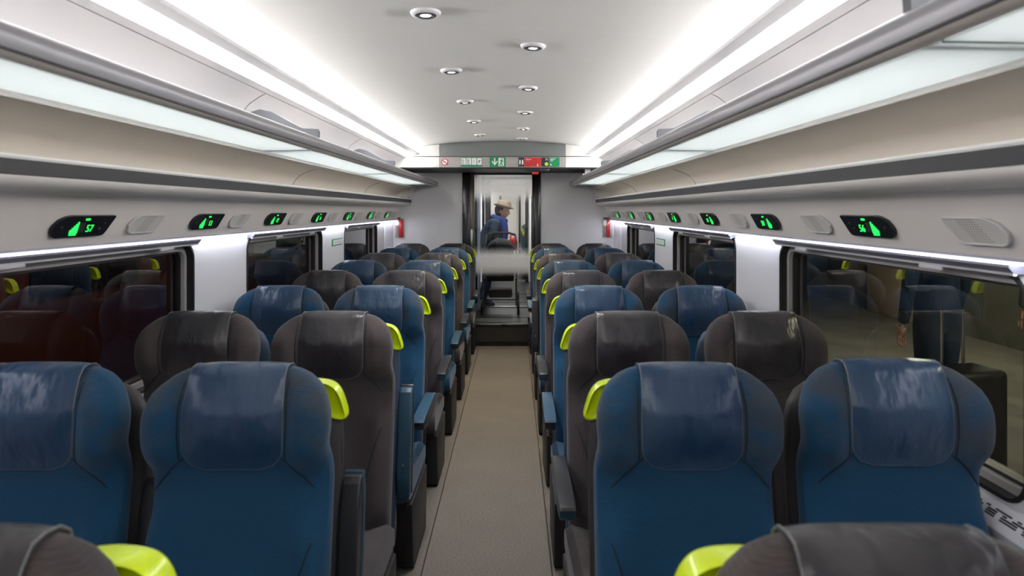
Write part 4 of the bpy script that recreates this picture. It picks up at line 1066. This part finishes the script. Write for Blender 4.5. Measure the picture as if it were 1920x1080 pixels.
    tube(bm, [(-.20,.22,.13), (.20,.22,.13)], .009, 8)
    obj('frame', bm, M['black_matt'], t3)
    for s in (-1, 1):
        for yy, r in ((-.25,.10), (.23,.12)):
            bm = bmesh.new(); n = 24
            tube(bm, [(s*.225, yy+(r-.014)*math.cos(2*PI*k/n), r+(r-.014)*math.sin(2*PI*k/n)) for k in range(n+1)], .014, 8, cap=False)
            for k in range(6): tube(bm, [(s*.225, yy, r), (s*.225, yy+(r-.014)*math.cos(PI*k/3), r+(r-.014)*math.sin(PI*k/3))], .005, 6)
            tube(bm, [(s*.205, yy, r), (s*.24, yy, r)], .018, 10)
            obj('wheel', bm, M['rubber'], t3)
person_vestibule()

# ------------------------------------------------------------ outside the windows
M['platform'] = mat('platform_stone', (.12,.115,.10), .8, noise=(2, (.09,.085,.075), .4, .6))
M['buff'] = mat('buff_wall', (.42,.34,.26), .8, noise=(1.5, (.36,.29,.23), .4, .6))
M['olive'] = mat('dark_olive_panel', (.09,.09,.07), .6)
M['maroon'] = mat('maroon_livery', (.11,.032,.026), .45)
bm = bmesh.new(); box(bm, 1.62, 7.0, -2, 12, -.2, -.08); tag(obj('platform', bm, M['platform']), kind='structure')
bm = bmesh.new(); box(bm, 6.0, 6.2, -2, 12, -.08, 3.0); tag(obj('station_wall', bm, M['olive']), kind='structure')
for k, (y0, y1, z0, z1) in enumerate(((3.9,4.9,-.08,1.0), (5.6,6.6,-.08,1.02), (9,10.4,-.08,1.1))):
    bm = bmesh.new(); box(bm, 5.86, 5.99, y0, y1, z0, z1, .01)
    tag(obj('wall_panel', bm, M['buff']), 'buff panel on the dark station wall outside, %s along the platform' % ['nearest', 'middle', 'farthest'][k], 'panel', 'buff panels on the station wall')
def bystander(x, y, face, coat, nm, label):
    t = empty('person', (x, y, -.08), face, label, 'person')
    J = [(0,0,.95,.15,.11),(0,0,1.12,.14,.11),(0,0,1.30,.17,.12),(0,0,1.44,.13,.10),(0,0,1.50,.06),(0,0,1.55,.055),
         (0,-.20,1.40,.065),(.0,-.25,1.12,.048),(.08,-.25,.88,.036),
         (0,.20,1.40,.065),(.0,.25,1.12,.048),(.04,.26,.86,.036),
         (0,-.09,.86,.10),(.02,-.10,.48,.068),(-.02,-.10,.09,.045),(.06,-.11,.035,.036),(.14,-.11,.03,.03),
         (0,.09,.86,.10),(-.01,.10,.48,.068),(-.05,.10,.09,.045),(.03,.11,.035,.036),(.11,.11,.03,.03)]
    B = [(0,1),(1,2),(2,3),(3,4),(4,5),(3,6),(6,7),(7,8),(3,9),(9,10),(10,11),(0,12),(12,13),(13,14),(14,15),(15,16),(0,17),(17,18),(18,19),(19,20),(20,21)]
    skin_body('body', J, B, coat, t)
    bm, R = head_mesh(Vector((.02,0,1.66)), (1,0,-.1)); obj('head', bm, M['skin'], t)
    bm = bmesh.new(); ellip(bm, (-.022,0,.018), (.100,.083,.120), 16); bmesh.ops.transform(bm, matrix=R, verts=bm.verts); obj('hair', bm, M['hair'], t)
    for sy, z0, xx in ((-.25, .88, .08), (.26, .86, .04)):
        JJ = [(xx,sy,z0,.024,.018), (xx+.005,sy,z0-.05,.016,.034)]; BB = [(0,1)]
        for k, ln in enumerate((.06,.07,.065,.05)):
            i0 = len(JJ); oy = -.027+.018*k
            JJ += [(xx+.008+oy*0,sy+oy,z0-.085,.009), (xx+.014,sy+oy,z0-.085-ln*.6,.0085), (xx+.004,sy+oy,z0-.085-ln,.0075)]; BB += [(1,i0),(i0,i0+1),(i0+1,i0+2)]
        i0 = len(JJ); JJ += [(xx+.03,sy,z0-.04,.010), (xx+.045,sy,z0-.075,.0085)]; BB += [(0,i0),(i0,i0+1)]
        skin_body('hand', JJ, BB, M['skin'], t)
    return t
bystander(3.0, 4.35, PI*.6, M['navy'], 'a', 'person in dark navy coat on the platform outside the nearest right window')
bystander(4.2, 4.7, PI*1.2, mat('grey_coat', (.12,.12,.12), .8), 'b', 'person in grey coat farther back on the platform outside the right windows')
t = empty('suitcase', (2.9, 3.95, -.08), .2, 'dark upright suitcase on the platform beside the person in navy', 'suitcase')
bm = bmesh.new(); box(bm, -.20, .20, -.13, .13, .04, .66, .04, 3); obj('shell', bm, M['black_matt'], t)
bm = bmesh.new(); tube(bm, [(-.08,.08,.64), (-.08,.08,1.0), (.08,.08,1.0), (.08,.08,.64)], .009, 8); obj('pull_handle', bm, M['steel'], t)
for sx in (-1, 1):
    for sy in (-1, 1):
        bm = bmesh.new(); bmesh.ops.create_cone(bm, cap_ends=True, segments=16, radius1=.022, radius2=.022, depth=.02, matrix=Matrix.Translation((sx*.15, sy*.09, .022)) @ Matrix.Rotation(PI/2, 4, 'Y')); obj('wheel', bm, M['rubber'], t)
# a train on the neighbouring track, left
t = empty('neighbouring_train', (-3.6, 5, -.9), 0, 'dark maroon train on the next track outside the left windows', 'train')
bm = bmesh.new(); prism_y(bm, [(0,0),(.02,1.4),(0,2.2),(-.10,3.0),(-.6,3.5),(-2.4,3.5),(-2.6,0)], -7, 9); obj('body', bm, M['maroon'], t)
for k in range(7):
    bm = bmesh.new(); box(bm, .0, .03, -6.4+k*2.1, -5.0+k*2.1, 1.75, 2.45, .01); obj('window', bm, M['black'], t)
def area(name, loc, rot, size, e, col):
    L = bpy.data.lights.new(name, 'AREA'); L.shape = 'RECTANGLE'; L.size, L.size_y = size; L.energy = e; L.color = col
    o = bpy.data.objects.new(name, L); C.objects.link(o); o.location = loc; o.rotation_euler = rot; return o
for y in (1.5, 6.5):  # unseen lamps added to brighten the view of the platform
    t = empty('platform_fill', (4.4, y, 3.1), 0, 'added unseen lamp for the platform outside the right windows, %s one' % ('nearer' if y < 3 else 'farther'), 'lamp', 'added platform lamps')
    bm = bmesh.new(); box(bm, -.08, .08, -.6, .6, 0, .06, .01); obj('fill_fitting', bm, M['black_matt'], t)
    l = area('platform_fill_light', (0,0,-.01), (0,0,0), (.12, 1.1), 55, (1,.9,.72)); l.parent = t
l = area('track_fill', (-2.4, 4, 3.0), (0, math.radians(20), 0), (.2, 4), 13, (1,.65,.45)); tag(l, 'added unseen lamp lighting the train outside the left windows', 'lamp')  # added lamp, brightens the train beside the left windows

# ------------------------------------------------------------ world, camera, view
w = bpy.data.worlds.new('night'); scene.world = w; w.use_nodes = True
w.node_tree.nodes['Background'].inputs[0].default_value = (.012,.012,.015,1); w.node_tree.nodes['Background'].inputs[1].default_value = .3
cd = bpy.data.cameras.new('camera'); cam = bpy.data.objects.new('camera', cd); C.objects.link(cam)
cam.location = (.121, 0, 1.55); cam.rotation_euler = (PI/2, 0, 0)
cd.lens = 22.5; cd.sensor_width = 36; cd.shift_x = -3/1920; cd.shift_y = -146/1920; cd.clip_start = .02
cd.dof.use_dof = True; cd.dof.focus_distance = 5.0; cd.dof.aperture_fstop = 4.0
scene.camera = cam
vs = scene.view_settings; vs.view_transform = 'Standard'; vs.look = 'None'; vs.gamma = 1; vs.use_curve_mapping = False; vs.exposure = 1.86
